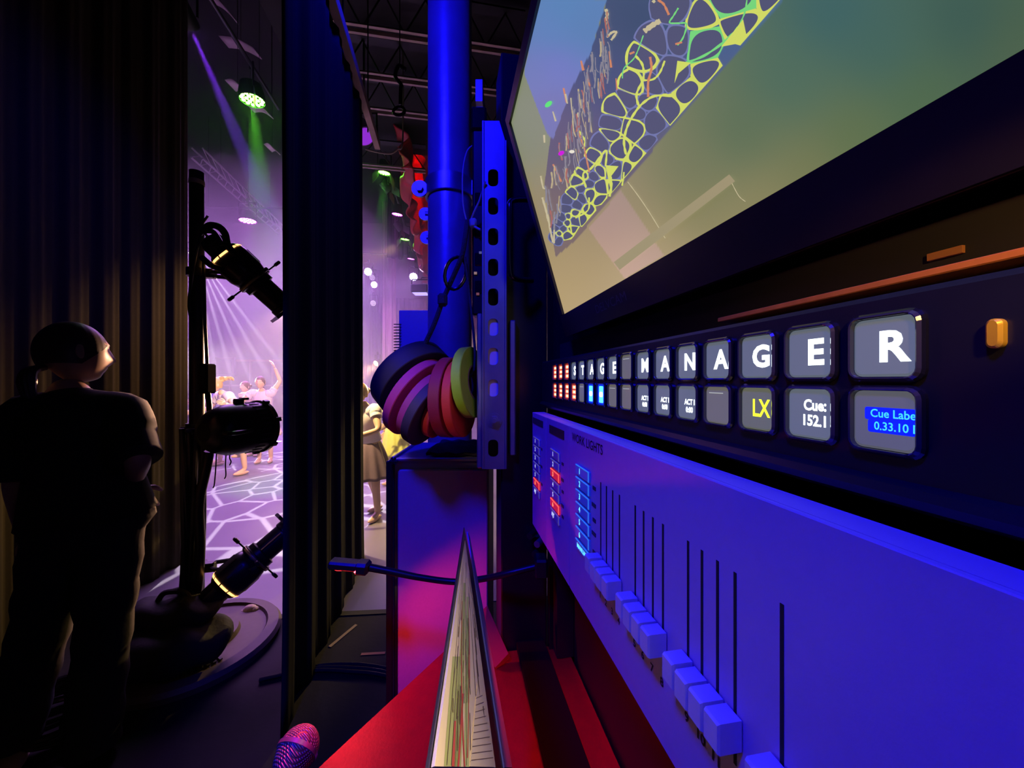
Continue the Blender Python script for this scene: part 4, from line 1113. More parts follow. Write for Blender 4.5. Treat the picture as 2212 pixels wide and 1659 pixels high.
# card in red light behind the book, red lamplight put into its colour
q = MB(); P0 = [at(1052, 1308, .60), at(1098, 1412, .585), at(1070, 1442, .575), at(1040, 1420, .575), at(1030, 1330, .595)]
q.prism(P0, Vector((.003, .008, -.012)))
tag(obj('folded_card', q, mat('card in red light', (.70, .05, .06), .6)), 'folded card leaning behind the prompt book in red light', 'card')
# gooseneck lamp
lh = at(752, 1222, .60)
t = thing('gooseneck_lamp', 'black gooseneck desk lamp with a glowing red tip', 'lamp', at(1152, 1224, .58))
m_ = MB(); m_.tube(smooth_path([at(800, 1226, .60), at(850, 1236, .60), at(910, 1248, .60), at(985, 1257, .60), at(1045, 1250, .595), at(1100, 1238, .585), at(1165, 1222, .585)], 6), [.0062-.0012*min(1, i/12) for i in range(37)], 10); obj('gooseneck', m_, M_black, t)
hd = MB(); RH = frame_from(Vector((1, 0, -.10)), UP)
hd.box(at(753, 1220, .60), (.060, .022, .013), Matrix.Rotation(math.radians(5), 3, 'Y'), .003); hd.box(at(784, 1225, .60), (.022, .024, .019), Matrix.Rotation(math.radians(5), 3, 'Y'), .004); obj('lamp_head', hd, M_blackm, t)
ld = MB(); ld.ell(at(733, 1225, .60), (.0165, .008, .0045), Matrix.Rotation(math.radians(6), 3, 'Y'), 16, 8); obj('led', ld, glow('red led', (1, .015, .02), 14), t)
ld = MB(); ld.ell(at(739, 1226.5, .592), (.006, .003, .0022), None, 12, 6); obj('led_core', ld, glow('red led core', (1, .30, .22), 30), t)
bs = MB(); bs.box(at(1168, 1222, .59), (.02, .03, .03), None, .003); obj('socket', bs, M_black, t)
for (x, y) in ((1150, 1140), (1163, 1152), (1160, 1175)):
    pass
# connectors under the panel end
for k, (x, y, lb) in enumerate(((1148, 1148, 'upper small blue lit connector below the white panels'), (1163, 1165, 'middle small blue lit connector below the white panels'), (1158, 1186, 'lowest small blue lit connector below the white panels'))):
    q = at(x, y, .63); m_ = MB(); m_.cyl(q+Vector((-.004, -.02, 0)), q+Vector((.012, .01, .0)), .0055, seg=12); m_.cyl(q+Vector((.01, .006, 0)), q+Vector((.09, .0, .0)), .0035, seg=8)
    tag(obj('cable_connector', m_, M_steel if k == 1 else M_black), lb, 'connector', 'connectors below the panels')
# microphone
mc = at(642, 1622, .50); axm = Vector((.10, .75, .30)).normalized(); R_ = .0265
t = thing('microphone', 'handheld microphone with a round mesh head lit pink by the red lamp', 'microphone', mc-axm*.2)
M_mesh = bpy.data.materials.new('wire mesh'); M_mesh.use_nodes = True; nt = M_mesh.node_tree; p_ = nt.nodes['Principled BSDF']
p_.inputs['Base Color'].default_value = (.75, .72, .74, 1); p_.inputs['Metallic'].default_value = .55; p_.inputs['Roughness'].default_value = .38
tc = nt.nodes.new('ShaderNodeTexCoord'); mp = nt.nodes.new('ShaderNodeMapping'); mp.inputs['Rotation'].default_value = (.5, .9, .78)
ck = nt.nodes.new('ShaderNodeTexWave'); ck.inputs['Scale'].default_value = 130; ck.inputs['Distortion'].default_value = 0
ck2 = nt.nodes.new('ShaderNodeTexWave'); ck2.inputs['Scale'].default_value = 130; ck2.bands_direction = 'Y'
ad = nt.nodes.new('ShaderNodeMath'); ad.operation = 'MULTIPLY'; bp = nt.nodes.new('ShaderNodeBump'); bp.inputs['Strength'].default_value = 1; bp.inputs['Distance'].default_value = .0012
nt.links.new(tc.outputs['Object'], mp.inputs[0]); nt.links.new(mp.outputs[0], ck.inputs[0]); nt.links.new(mp.outputs[0], ck2.inputs[0]); nt.links.new(ck.outputs[1], ad.inputs[0]); nt.links.new(ck2.outputs[1], ad.inputs[1]); nt.links.new(ad.outputs[0], bp.inputs['Height']); nt.links.new(bp.outputs[0], p_.inputs['Normal'])
rp_ = nt.nodes.new('ShaderNodeMapRange'); rp_.inputs['To Min'].default_value = .12; rp_.inputs['To Max'].default_value = .8
nt.links.new(ad.outputs[0], rp_.inputs['Value']); cbn = nt.nodes.new('ShaderNodeCombineColor')
for i in range(3): nt.links.new(rp_.outputs[0], cbn.inputs[i])
nt.links.new(cbn.outputs[0], p_.inputs['Base Color'])
pr = [(R_*math.cos(a), R_*math.sin(a)*1.05) for a in [PI/2*k/9 for k in range(10)]]
obj('grille', MB().lathe([(R_*.62, -.026), (R_*.8, -.018), (R_*.96, -.006), (R_, -.002)]+pr[1:-1]+[(.0005, R_*1.05)], mc, axm, 32), M_mesh, t)
obj('grille_band', MB().lathe([(R_*1.0, -.003), (R_*1.045, -.0025), (R_*1.045, .0025), (R_*1.0, .003)], mc, axm, 36, caps=False), mat('mic band', (.7, .68, .7), .3, .8), t)
obj('body', MB().lathe([(.0115, -.19), (.0135, -.17), (.0185, -.04), (.0175, -.028), (R_*.62, -.026)], mc, axm, 24), mat('mic body', (.5, .45, .48), .4, .3), t)
obj('switch', MB().box(mc-axm*.06+Vector((0, -.006, .018)), (.008, .014, .004), frame_from(UP, axm)), M_black, t)
sd = thing('microphone_stand', 'black microphone stand under the pink lit microphone', 'stand', (mc-axm*.12)*1)
pq = mc-axm*.13; 
obj('clip', MB().lathe([(.0195, -.03), (.021, -.03), (.021, .02), (.0195, .02)], pq, axm, 20, caps=False), M_black, sd)
obj('pole', MB().cyl((pq.x, pq.y, .03), (pq.x, pq.y, pq.z-.02), .011), M_blackm, sd)
obj('base', MB().lathe([(.13, 0), (.13, .015), (.03, .028), (.012, .03)], (pq.x, pq.y, 0), seg=28), M_blackm, sd)
# floor cables
for k, (dy, lb) in enumerate(((0, 'black cable crossing the boards in front of the black curtain foot'), (9, 'second black cable beside the first on the boards'), (18, 'third black cable lowest of the bundle on the boards'))):
    pts = [(560, 1474), (640, 1452+dy*.3), (700, 1440+dy*.7), (760, 1438+dy), (800, 1441+dy), (845, 1450+dy), (930, 1475+dy)]
    m_ = MB(); m_.tube(smooth_path([(lambda v: Vector((v.x, v.y, .0085+.002*k)))(at(x, y, CZ*F/(y-HY))) for x, y in pts], 6), .0085, 8)
    tag(obj('floor_cable', m_, mat('glossy cable', (.03, .03, .03), .22)), lb, 'cable', 'cables on the floor')
# ================================================================== boom with profile lanterns
BX, BY = -1.77, 2.08
t = thing('lighting_boom', 'black upright lighting boom on a round floor base next to the first gap', 'lighting boom', (BX, BY, 0))
ztop = at(426, 372, BY).z
obj('pole', MB().cyl((BX, BY, .03), (BX, BY, ztop), .0345, seg=28), M_blackm, t)
rg = MB(); rg.lathe([(.0345, -.012), (.037, -.012), (.037, .012), (.0345, .012)], (BX, BY, ztop-.06), seg=28, caps=False); o = obj('collar', rg, mat('pale tape ring', (.5, .42, .36), .6), t); o['label'] = 'pale tape collar'
bs = MB(); bs.lathe([(.40, 0), (.405, .03), (.39, .05), (.335, .055), (.325, .04), (.20, .045), (.19, .07), (.06, .075), (.05, .12), (.036, .125)], (BX+.0, BY, 0), seg=56); obj('base_plate', bs, mat('cast base', (.11, .075, .065), .6, .0, noise=.2, nscale=30), t)
rm_ = MB()
for k in range(9):
    a = -1.25+k*.09; rm_.box((BX+.27*math.cos(a), BY+.27*math.sin(a), .047), (.05, .013, .006), Matrix.Rotation(a, 3, 'Z'))
obj('raised_bar', rm_, M_blackm, t)
jb = MB(); a = at(448, 818, BY-.02); jb.box(a, (.052, .07, .165), None, .008); obj('junction_box', jb, M_velour, t)
m_ = MB(); m_.tube([at(440, 560, BY-.03), at(443, 700, BY-.04), at(448, 790, BY-.03)], .008, 8); obj('cable_run', m_, M_black, t)
m_ = MB(); m_.tube(smooth_path([at(449, 850, BY-.03), at(452, 880, BY-.05), at(453, 905, BY-.06), at(450, 930, BY-.06)], 5), .014, 10); obj('cable_run', m_, M_black, t)
cb = MB()
for k in range(6):
    ph = k*1.05
    cb.tube(smooth_path([Vector((BX+(.03+.028*math.sin(z*2.2+ph))*math.cos(ph), BY-.045+.03*math.sin(ph+z), z)) for z in [.12+.16*j for j in range(8)]], 4), .013, 8)
cb.tube(smooth_path([at(452, 975, BY-.06), at(446, 1010, BY-.06), at(430, 1090, BY-.06), at(432, 1190, BY-.07), at(424, 1300, BY-.06)], 6), .024, 10)
obj('cable_bundle', cb, M_black, t); 
cb = MB(); cb.tube(smooth_path([at(405, 1075, BY-.05), at(398, 1150, BY-.07), at(394, 1240, BY-.08), at(388, 1320, BY-.08)], 6), .011, 8); obj('cable_run', cb, M_black, t)

M_can = mat('satin black casting', (.016, .015, .017), .30, noise=.15, nscale=60, bump=.02, bscale=200)
M_slit = glow('lamp leak orange', (1, .42, .12), 3.0)
M_yel = mat('tan worn edge', (.55, .48, .15), .35, .5)
def profile_lantern(rear, front, label, knobs=True, r=.085, scale=1.0, flip=1):
    rear = Vector(rear); front = Vector(front); a = (front-rear).normalized(); s = scale
    up = (UP-a*a.dot(UP)).normalized(); sd = a.cross(up)
    t = thing('profile_lantern', label, 'stage lantern', rear, 'profile lanterns on the boom')
    R = Matrix((sd, up, a)).transposed()
    def Q(x, y, z): return rear+sd*x*s+up*y*s+a*z*s
    def lat(pr, seg=28, caps=True): return MB().lathe([(q*s, z*s) for q, z in pr], rear, a, seg, caps, up=up)
    obj('lamp_cap', lat([(.018, 0), (.045, .008), (.055, .03), (.058, .075), (.070, .085)]), M_can, t)
    h = lat([(.068, .083), (.082, .105), (.088, .14), (.088, .215), (.080, .245), (.074, .25)])
    for k in range(10):
        g = 2*PI*k/10; h.box(Q(.088*math.cos(g), .088*math.sin(g), .175), (.004*s, .010*s, .075*s), R @ Matrix.Rotation(g, 3, 'Z'))
    obj('reflector_housing', h, M_can, t)
    sl = MB()      # vent slits leaking lamp light
    for g0, g1 in [(k*PI/5+.04, (k+1)*PI/5-.04) for k in range(10)]:
        n = 8
        vs = [Q(rr*math.cos(g0+(g1-g0)*i/n), rr*math.sin(g0+(g1-g0)*i/n), z) for z, rr in ((.096, .0745+.0028), (.107, .0836+.0014)) for i in range(n+1)]
        sl.add(vs, [[i, i+1, n+2+i, n+1+i] for i in range(n)])
    obj('vent_slits', sl, M_slit, t)
    b = lat([(.080, .248), (.086, .252), (.086, .272), (.074, .276), (.074, .30), (.062, .305)]); obj('shutter_barrel', b, M_can, t)
    eg = lat([(.0862, .256), (.0875, .258), (.0875, .266), (.0862, .268)], caps=False); o = obj('barrel_ring', eg, M_yel, t)
    for k, (gx, gy) in enumerate(((0, 1), (1, .25), (0, -1), (-1, -.25))):
        hd = MB(); d_ = (sd*gx+up*gy).normalized(); p0 = Q(0, 0, .262)+d_*.085*s
        hd.box(p0+d_*.025*s, (.014*s, .007*s, .055*s), frame_from(d_, a)); hd.box(p0+d_*.062*s, (.026*s, .016*s, .034*s), frame_from(d_, a), .004*s); obj('shutter_handle', hd, M_black, t)
    lt = lat([(.060, .302), (.060, .42), (.066, .425), (.066, .45)]); obj('lens_tube', lt, M_can, t)
    lr = MB(); lr.box(Q(.052, .038, .36), (.012*s, .005*s, .11*s), R); lr.box(Q(-.052, .038, .36), (.012*s, .005*s, .11*s), R); obj('tube_rail', lr, M_yel, t)
    cf = MB(); 
    for x, y, w_, h_ in ((0, .08, .18, .012), (0, -.08, .18, .012), (.084, 0, .012, .16), (-.084, 0, .012, .16)): cf.box(Q(x, y, .458), (w_*s, h_*s, .016*s), R)
    cf.box(Q(0, .095, .462), (.05*s, .02*s, .012*s), R); obj('colour_frame', cf, M_can, t)
    ln = lat([(.05, .44), (.035, .452), (.001, .456)], 20, False); obj('lens', ln, mat('dark lens', (.05, .05, .07), .08, coat=1), t)
    piv = Q(0, 0, .235); q = Vector((BX, BY, piv.z)); dirp = (q-piv); dirp.z = 0; L = dirp.length; 
    side = dirp.normalized().cross(UP)
    y = MB(); tip = q-dirp.normalized()*.075
    lo = MB()
    for sg in (-1, 1):
        base = piv+sd*sg*.098*s
        y.tube(smooth_path([base, base+(tip-base)*.5+sd*sg*.02, tip+sd*sg*.05, tip], 5), .011*s, 8)
        k_ = MB(); k_.lathe([(.012, 0), (.022, .004), (.022, .02), (.012, .024)], base, sd*sg, 12); obj('yoke_knob', k_, M_black, t)
    obj('yoke', y, M_can, t)
    c = MB(); c.box(q-dirp.normalized()*.055, (.05, .05, .07), frame_from(dirp.normalized(), UP), .008); c.lathe([(.035, -.022), (.048, -.022), (.048, .022), (.035, .022)], q, UP, 24, caps=False); c.cyl(q+side*.04, q+side*.085, .008)
    obj('clamp', c, M_can, t)
    cd = MB(); p0 = Q(0, 0, .01); cd.tube(smooth_path([p0, p0-a*.05+UP*-.03, q+Vector((.0, -.05, -.16)), q+Vector((.02, -.045, -.32))], 6), .007, 8); obj('power_cord', cd, M_black, t)
    return t, Q
profile_lantern(at(447, 512, 2.02), at(447, 512, 2.02)+(at(588, 640, 2.22)-at(447, 512, 2.02)), 'top profile lantern on the boom tilted down towards the stage', scale=1.12)
profile_lantern(at(440, 1305, 1.99), at(592, 1172, 2.22), 'lowest profile lantern near the floor tilted up towards the stage', scale=1.10)
# looped cable over the top lantern
lc = MB(); lc.tube(smooth_path([at(440, 498, 1.99), at(455, 487, 1.98), at(472, 490, 1.98), at(486, 505, 1.99), at(492, 530, 2.0), at(510, 552, 2.02)], 6), .018, 8); lc.tube(smooth_path([at(436, 500, 2.0), at(458, 500, 1.99), at(470, 512, 1.99), at(480, 530, 2.0)], 6), .013, 8); lc.tube([at(438, 482, 2.05), at(449, 466, 2.05)], .006, 8); lc.tube(smooth_path([at(436, 556, 2.0), at(455, 572, 2.0), at(480, 582, 2.0)], 5), .016, 8)
tag(obj('coiled_cable', lc, M_black), 'thick black cable looped over the top boom lantern', 'cable')
# fat drum lantern in the middle
rear = at(462, 932, 1.95); front = at(548, 922, 2.16); a = (front-rear).normalized(); up = (UP-a*a.dot(UP)).normalized(); sd = a.cross(up); L = .30
t = thing('drum_lantern', 'fat drum shaped lantern in the middle of the boom', 'stage lantern', rear)
obj('drum', MB().lathe([(.05, -.05), (.09, -.035), (.115, .0), (.138, .06), (.142, .22), (.144, .235)], rear, a, 36, up=up), M_can, t)
fr_ = MB().lathe([(.144, .235), (.154, .24), (.154, .258), (.118, .258), (.118, .24)], rear, a, 36, caps=False, up=up)
obj('front_ring', fr_, M_can, t)
fn = MB()
for k in range(30):
    g = 2*PI*k/30; R = Matrix((sd, up, a)).transposed() @ Matrix.Rotation(g, 3, 'Z'); fn.box(rear+sd*.143*math.cos(g)+up*.143*math.sin(g)+a*.185, (.004, .006, .055), R)
obj('cooling_fins', fn, mat('fin edge', (.10, .09, .13), .35, .4), t)
for g in (.3, 1.2, 2.4, 3.6, 4.6, 5.6):
    k_ = MB(); k_.box(rear+sd*.156*math.cos(g)+up*.156*math.sin(g)+a*.25, (.016, .024, .035), Matrix((sd, up, a)).transposed() @ Matrix.Rotation(g, 3, 'Z'), .003); obj('latch', k_, M_black, t)
ln = MB().lathe([(.118, .245), (.08, .255), (.001, .26)], rear, a, 30, False, up=up); obj('lens', ln, mat('dark lens', (0, 0, 0)), t)
tl = MB(); tl.box(rear+up*.152+a*.13, (.03, .03, .05), Matrix((sd, up, a)).transposed(), .005); tl.box(rear+up*.166+a*.16, (.05, .012, .02), Matrix((sd, up, a)).transposed()); obj('top_handle', tl, M_black, t)
yk = MB(); tip = Vector((BX+.06, BY, rear.z))
for sg in (-1, 1): yk.tube(smooth_path([rear+sd*sg*.14+a*.1, rear+sd*sg*.15+a*-.03, tip+sd*sg*.05, tip], 5), .012, 8)
yk.box((BX+.02, BY, rear.z-.10), (.16, .03, .03)); obj('yoke', yk, M_can, t)
c = MB(); c.lathe([(.035, -.03), (.05, -.03), (.05, .03), (.035, .03)], (BX, BY, rear.z), UP, 24, caps=False); c.box((BX+.065, BY, rear.z), (.06, .05, .06), None, .006); c.cyl((BX-.04, BY, rear.z), (BX-.085, BY, rear.z), .009); obj('clamp', c, M_can, t)
for k, (x0, y0, x1, y1) in enumerate(((468, 968, 460, 1054), (489, 972, 485, 1034), (498, 972, 496, 1005))):
    s_ = MB(); s_.tube(smooth_path([at(x0, y0, 2.02), at(x0-2, (y0+y1)/2, 2.02), at(x1+3, y1-8, 2.02), at(x1, y1, 2.02)], 5), .003, 6); obj('tie_cord', s_, M_black, t)
# sandbags over the base
M_sand = mat('black sandbag cloth', (.014, .013, .015), .8, noise=.2, nscale=40, bump=.2, bscale=60)
def sandbag(x, y, z, yaw, sx, sy, sz, label):
    def f(u, v):
        th = PI*v; ph = 2*PI*u; e = .7
        def pw(c): return math.copysign(abs(c)**e, c)
        q = Vector((sx*pw(math.sin(th))*pw(math.cos(ph)), sy*pw(math.sin(th))*pw(math.sin(ph)), sz*pw(math.cos(th))))
        q.z *= .75+.25*abs(math.cos(PI*.5*(q.x/sx))) ; q += Vector((0, 0, .012*math.sin(q.x*30+q.y*22)))
        return Matrix.Rotation(yaw, 3, 'Z') @ q + Vector((x, y, z))
    t = thing('sandbag', label, 'sandbag', (x, y, z-sz), 'sandbags weighing down the boom')
    obj('bag', MB().grid(f, 36, 18), M_sand, t, fixn=False)
    R = Matrix.Rotation(yaw, 3, 'Z'); h = MB(); h.tube(smooth_path([R @ Vector((sx*.35, 0, sz*.75))+Vector((x, y, z)), R @ Vector((sx*.2, 0, sz*1.35))+Vector((x, y, z)), R @ Vector((-sx*.2, 0, sz*1.35))+Vector((x, y, z)), R @ Vector((-sx*.35, 0, sz*.75))+Vector((x, y, z))], 5), .014, 8); obj('carry_strap', h, M_sand, t)
sandbag(-1.72, 1.86, .16, .35, .26, .15, .105, 'black sandbag lying on the base plate before the boom pole')
sandbag(-1.93, 2.10, .16, 1.2, .20, .12, .10, 'black sandbag slumped at the curtain side of the boom base')
sandbag(-1.78, 1.95, .29, .1, .22, .12, .07, 'small black sandbag on top of the sandbag pile')
cbm = MB()
for k in range(5):
    r_ = .17+.012*(k % 3); cbm.tube([(-1.98+r_*math.cos(g), 1.62+r_*.8*math.sin(g), .018+.024*k+.006*math.sin(3*g+k)) for g in [2*PI*j/26 for j in range(26)]], .013, 8, closed=True)
tag(obj('cable_coil', cbm, mat('glossy cable', (0, 0, 0))), 'coil of black cable on the boards before the sandbags', 'cable')
wad = MB(); q = Vector(at(540, 1330, CZ*F/(1330-HY)))
wad.ell((q.x, q.y, .035), (.045, .035, .032), Matrix.Rotation(.4, 3, 'X'), 12, 8); wad.ell((q.x+.03, q.y, .03), (.03, .03, .028), None, 10, 6); wad.ell((q.x-.03, q.y-.01, .025), (.028, .03, .022), None, 10, 6)
tag(obj('crumpled_paper', wad, mat('pale crumpled paper', (.7, .55, .5), .8, bump=.4, bscale=40)), 'small crumpled pale paper on the dance floor edge', 'paper')

# ================================================================== people
def head_mesh(mb, c, fwd, size, up=UP):
    fwd = Vector(fwd).normalized(); up = (Vector(up)-fwd*fwd.dot(Vector(up))).normalized(); rt = fwd.cross(up)
    nu, nv = 40, 30; vs = []; fs = []; s = size
    G = lambda x, m, w_: math.exp(-((x-m)/w_)**2)
    for j in range(nv+1):
        th = PI*j/nv
        for i in range(nu):
            ph = 2*PI*i/nu
            x = math.sin(th)*math.sin(ph); y = math.sin(th)*math.cos(ph); z = math.cos(th)
            X, Y, Z = x*.078, y*.098, z*.118
            if Z < 0:
                k = -Z/.118; X *= 1-.30*k*k; Y *= 1-.12*k
                if Y > 0: Y += .012*k*G(x, 0, .6)
                else: Y *= 1-.25*k
            if y > 0:
                Y += .024*G(X, 0, .013)*G(Z, -.022, .020)*(1 if y > .3 else 0)
                Y += .010*G(X, 0, .009)*G(Z, .008, .018)
                Y -= .011*(G(X, .032, .016)+G(X, -.032, .016))*G(Z, .012, .014)
                Y += .006*G(abs(X), .03, .025)*G(Z, .036, .012)
                Y += .006*G(X, 0, .022)*(G(Z, -.058, .006)+G(Z, -.071, .007))-.006*G(X, 0, .024)*G(Z, -.0645, .0035)
                Y += .010*G(X, 0, .022)*G(Z, -.098, .016)
            vs.append(Vector(c)+(rt*X+fwd*Y+up*Z)*s)
    for j in range(nv):
        for i in range(nu):
            i2 = (i+1) % nu; fs.append([j*nu+i, (j+1)*nu+i, (j+1)*nu+i2, j*nu+i2])
    mb.add(vs, fs, True)
    for sg in (-1, 1):
        R = Matrix((rt, fwd, up)).transposed() @ Matrix.Rotation(sg*.35, 3, 'Z')
        mb.ell(Vector(c)+(rt*sg*.076-fwd*.008+up*-.008)*s, (.008*s, .020*s, .032*s), R, 10, 8)
    return rt, fwd, up
def hand_mesh(mb, wrist, direction, palm_n, curl=.5, s=1.0, side=1):
    d = Vector(direction).normalized(); n = Vector(palm_n); n = (n-d*d.dot(n)).normalized(); x = d.cross(n)*side
    w_ = Vector(wrist); R = Matrix((x, n, d)).transposed()
    mb.ell(w_+d*.045*s, (.040*s, .016*s, .055*s), R, 12, 8)
    for k, (ox, L, b) in enumerate(((.028, .070, 0), (.010, .080, .1), (-.009, .074, .18), (-.027, .058, .28))):
        p = w_+d*.085*s+x*ox*s; pts = [p-d*.02*s]; dd = d.copy(); 
        for q, fr_ in enumerate((.45, .32, .26)):
            ang = (curl+b)*(.5+.35*q); dd = (d*math.cos(ang)+n*math.sin(ang)).normalized()
            pts.append(pts[-1]+dd*L*fr_*s+(d*.02*s if q == 0 else Vector()))
        mb.tube(pts, [.0095*s, .0088*s, .008*s, .0062*s], 8); mb.ell(pts[-1], (.0062*s,)*3, None, 8, 6)
    p = w_+d*.03*s+x*.03*s; td = (d*.6+x*.65+n*.35).normalized(); td2 = (d*.85+x*.25+n*.5).normalized()
    mb.tube([p, p+td*.035*s, p+td*.035*s+td2*.028*s, p+td*.035*s+td2*.05*s], [.012*s, .0105*s, .0095*s, .007*s], 8)
DEF = dict(pelvis=(0, 0, .93), spine=(0, 0, 1.10), chest=(0, .0, 1.27), neck=(0, -.005, 1.43), headb=(0, .01, 1.50), shL=(-.165, 0, 1.385), elL=(-.23, -.02, 1.11), wrL=(-.24, .06, .88), shR=(.165, 0, 1.385), elR=(.23, -.02, 1.11), wrR=(.24, .06, .88), hipL=(-.09, 0, .90), knL=(-.10, .02, .49), anL=(-.10, -.02, .085), toL=(-.115, .13, .03), hipR=(.09, 0, .90), knR=(.10, .02, .49), anR=(.10, -.02, .085), toR=(.115, .13, .03))
RAD = dict(pelvis=(.145, .105), spine=(.12, .09), chest=(.145, .10), neck=.058, headb=.052, shL=.058, elL=.040, wrL=.027, shR=.058, elR=.040, wrR=.027, hipL=.088, knL=.057, anL=.038, toL=.028, hipR=.088, knR=.057, anR=.038, toR=.028)
EDG = [('pelvis', 'spine'), ('spine', 'chest'), ('chest', 'neck'), ('neck', 'headb'), ('chest', 'shL'), ('shL', 'elL'), ('elL', 'wrL'), ('chest', 'shR'), ('shR', 'elR'), ('elR', 'wrR'), ('pelvis', 'hipL'), ('hipL', 'knL'), ('knL', 'anL'), ('anL', 'toL'), ('pelvis', 'hipR'), ('hipR', 'knR'), ('knR', 'anR'), ('anR', 'toR')]
def person(label, loc, yaw, h=1.7, pose=None, skinc=(.6, .36, .24), lean=0, hairc=(.10, .05, .03), topc=(.7, .65, .75), skirt=None, trousers=None, head_dir=(0, 1, .0), hair='bun', sleeves=False, world=None, group=None, curl=.6, handdir=None, topr=1.13, trr=1.28):
    J = {k: Vector(v) for k, v in DEF.items()}
    if lean:
        Rl = Matrix.Rotation(-lean, 3, 'X'); pv = J['pelvis'].copy()
        for k in ('spine', 'chest', 'neck', 'headb', 'shL', 'elL', 'wrL', 'shR', 'elR', 'wrR'): J[k] = pv + Rl @ (J[k]-pv)
    for k, v in (pose or {}).items(): J[k] = Vector(v)
    sc = h/1.7; Rz = Matrix.Rotation(yaw, 3, 'Z'); L0 = Vector(loc)
    if world: W = {k: Vector(world.get(k, L0+Rz @ (J[k]*sc))) for k in J}
    else: W = {k: L0+Rz @ (J[k]*sc) for k in J}
    t = thing('person', label, 'person', loc, group)
    keys = list(W); idx = {k: i for i, k in enumerate(keys)}
    rr = [RAD[k] if isinstance(RAD[k], tuple) else (RAD[k], RAD[k]) for k in keys]
    me = skin([W[k] for k in keys], [(idx[a], idx[b]) for a, b in EDG], [(a*sc, b*sc) for a, b in rr], idx['pelvis'], 2)
    mb = MB(); mb.mesh(me)
    hd = Rz @ Vector(head_dir).normalized(); upv = (W['headb']-W['neck']).normalized()*.6+UP*.4
    hc = W['headb']+upv.normalized()*.105*sc+hd*.012*sc
    rt, fw, uu = head_mesh(mb, hc, hd, sc*1.0, upv)
    for sg, sd_ in ((-1, 'L'), (1, 'R')):
        d_ = (W['wr'+sd_]-W['el'+sd_]).normalized()
        if handdir and sd_ in handdir: d_ = Vector(handdir[sd_])
        hand_mesh(mb, W['wr'+sd_], d_, Rz @ Vector((-sg, .3, 0)), curl, sc, sg)
    for sd_ in 'LR':       # feet
        f_ = (W['to'+sd_]-W['an'+sd_]); f_.z = 0; f_.normalize(); R = Matrix((f_.cross(UP), f_, UP)).transposed()
        mb.ell(Vector((W['an'+sd_].x, W['an'+sd_].y, 0))+f_*.06*sc+Vector((0, 0, W['to'+sd_].z+.004)), (.042*sc, .125*sc, .036*sc), R, 14, 8)
    obj('body', mb, mat('skin %.2f' % skinc[0], skinc, .45), t, fixn=False)
    def loft(mb, rings, seg=28):
        vs = []; fs = []
        for c, ax, xd, rx, ry in rings:
            ax = ax.normalized(); xd = (xd-ax*ax.dot(xd)).normalized(); yd = ax.cross(xd)
            for k in range(seg):
                g = 2*PI*k/seg; vs.append(c+xd*rx*math.cos(g)*sc+yd*ry*math.sin(g)*sc)
        for q in range(len(rings)-1):
            for k in range(seg): k2 = (k+1) % seg; fs.append([q*seg+k, q*seg+k2, (q+1)*seg+k2, (q+1)*seg+k])
        mb.add(vs, fs, True)
    shx = W['shR']-W['shL']; hpx = W['hipR']-W['hipL']; T1 = topr/1.13
    tb = MB(); a0 = W['chest']-W['spine']; a1 = W['neck']-W['chest']; a2 = W['spine']-W['pelvis']
    rings = [(W['pelvis']-a2*.35, a2, hpx, .178*T1, .135*T1)] if trousers else []
    rings += [(W['pelvis'].lerp(W['spine'], .35), a2, hpx, .158*T1, .122*T1), (W['spine'], a0+a2, shx, .142*T1, .112*T1), (W['spine'].lerp(W['chest'], .6), a0, shx, .160*T1, .120*T1), (W['chest'], a0+a1, shx, .172*T1, .122*T1), (W['chest'].lerp(W['neck'], .45), a1, shx, .165*T1, .105*T1), (W['chest'].lerp(W['neck'], .75), a1, shx, .120*T1, .085), (W['chest'].lerp(W['neck'], .98), a1, shx, .070, .066), (W['neck']+a1*.04, a1, shx, .064, .062)]
    loft(tb, rings)
    fr_ = .92 if sleeves else .38
    for s_ in 'LR':
        s0 = W['sh'+s_]; s1 = s0.lerp(W['el'+s_], fr_); inn = s0.lerp(W['chest'].lerp(W['neck'], .45), .45)
        tb.tube(smooth_path([inn, s0, s0.lerp(s1, .5), s1], 5), [.080*T1*sc]*3+[.078*T1*sc]*3+[.072*T1*sc]*4+[.066*T1*sc]*6, 18)
    mt = mat('top %.2f %.2f %.2f' % tuple(topc), topc, .8, noise=.08, nscale=60)
    so_ = obj('shirt', tb, mt, t, fixn=False); md = so_.modifiers.new('thickness', 'SOLIDIFY'); md.thickness = .004; md.offset = 0
    if trousers is not None:
        tb = MB(); Q_ = trr/1.28
        dn = -a2.normalized()
        loft(tb, [(W['pelvis']-dn*.10*sc, a2, hpx, .150*Q_, .118*Q_), (W['pelvis'], a2, hpx, .172*Q_, .130*Q_), (W['pelvis']+dn*.09*sc, a2, hpx, .178*Q_, .130*Q_), (W['pelvis']+dn*.17*sc, a2, hpx, .12*Q_, .10*Q_)])
        for s_ in 'LR':
            h_, k_, n_ = W['hip'+s_], W['kn'+s_], W['an'+s_]
            pts = smooth_path([h_+UP*.02*sc, h_.lerp(k_, .5), k_, k_.lerp(n_, .55), n_+Vector((0, 0, -.02*sc))], 5); m = len(pts)
            rs = [(.104-.026*min(1, i/(m*.5))+.004*max(0, i/(m)-.5)*2+.004*math.sin(i*1.9))*Q_*sc for i in range(m)]
            tb.tube(pts, rs, 20)
        obj('trousers', tb, mat('trousers %.3f' % trousers[0], trousers, .85, noise=.1, nscale=50, bump=.25, bscale=18), t, fixn=False)
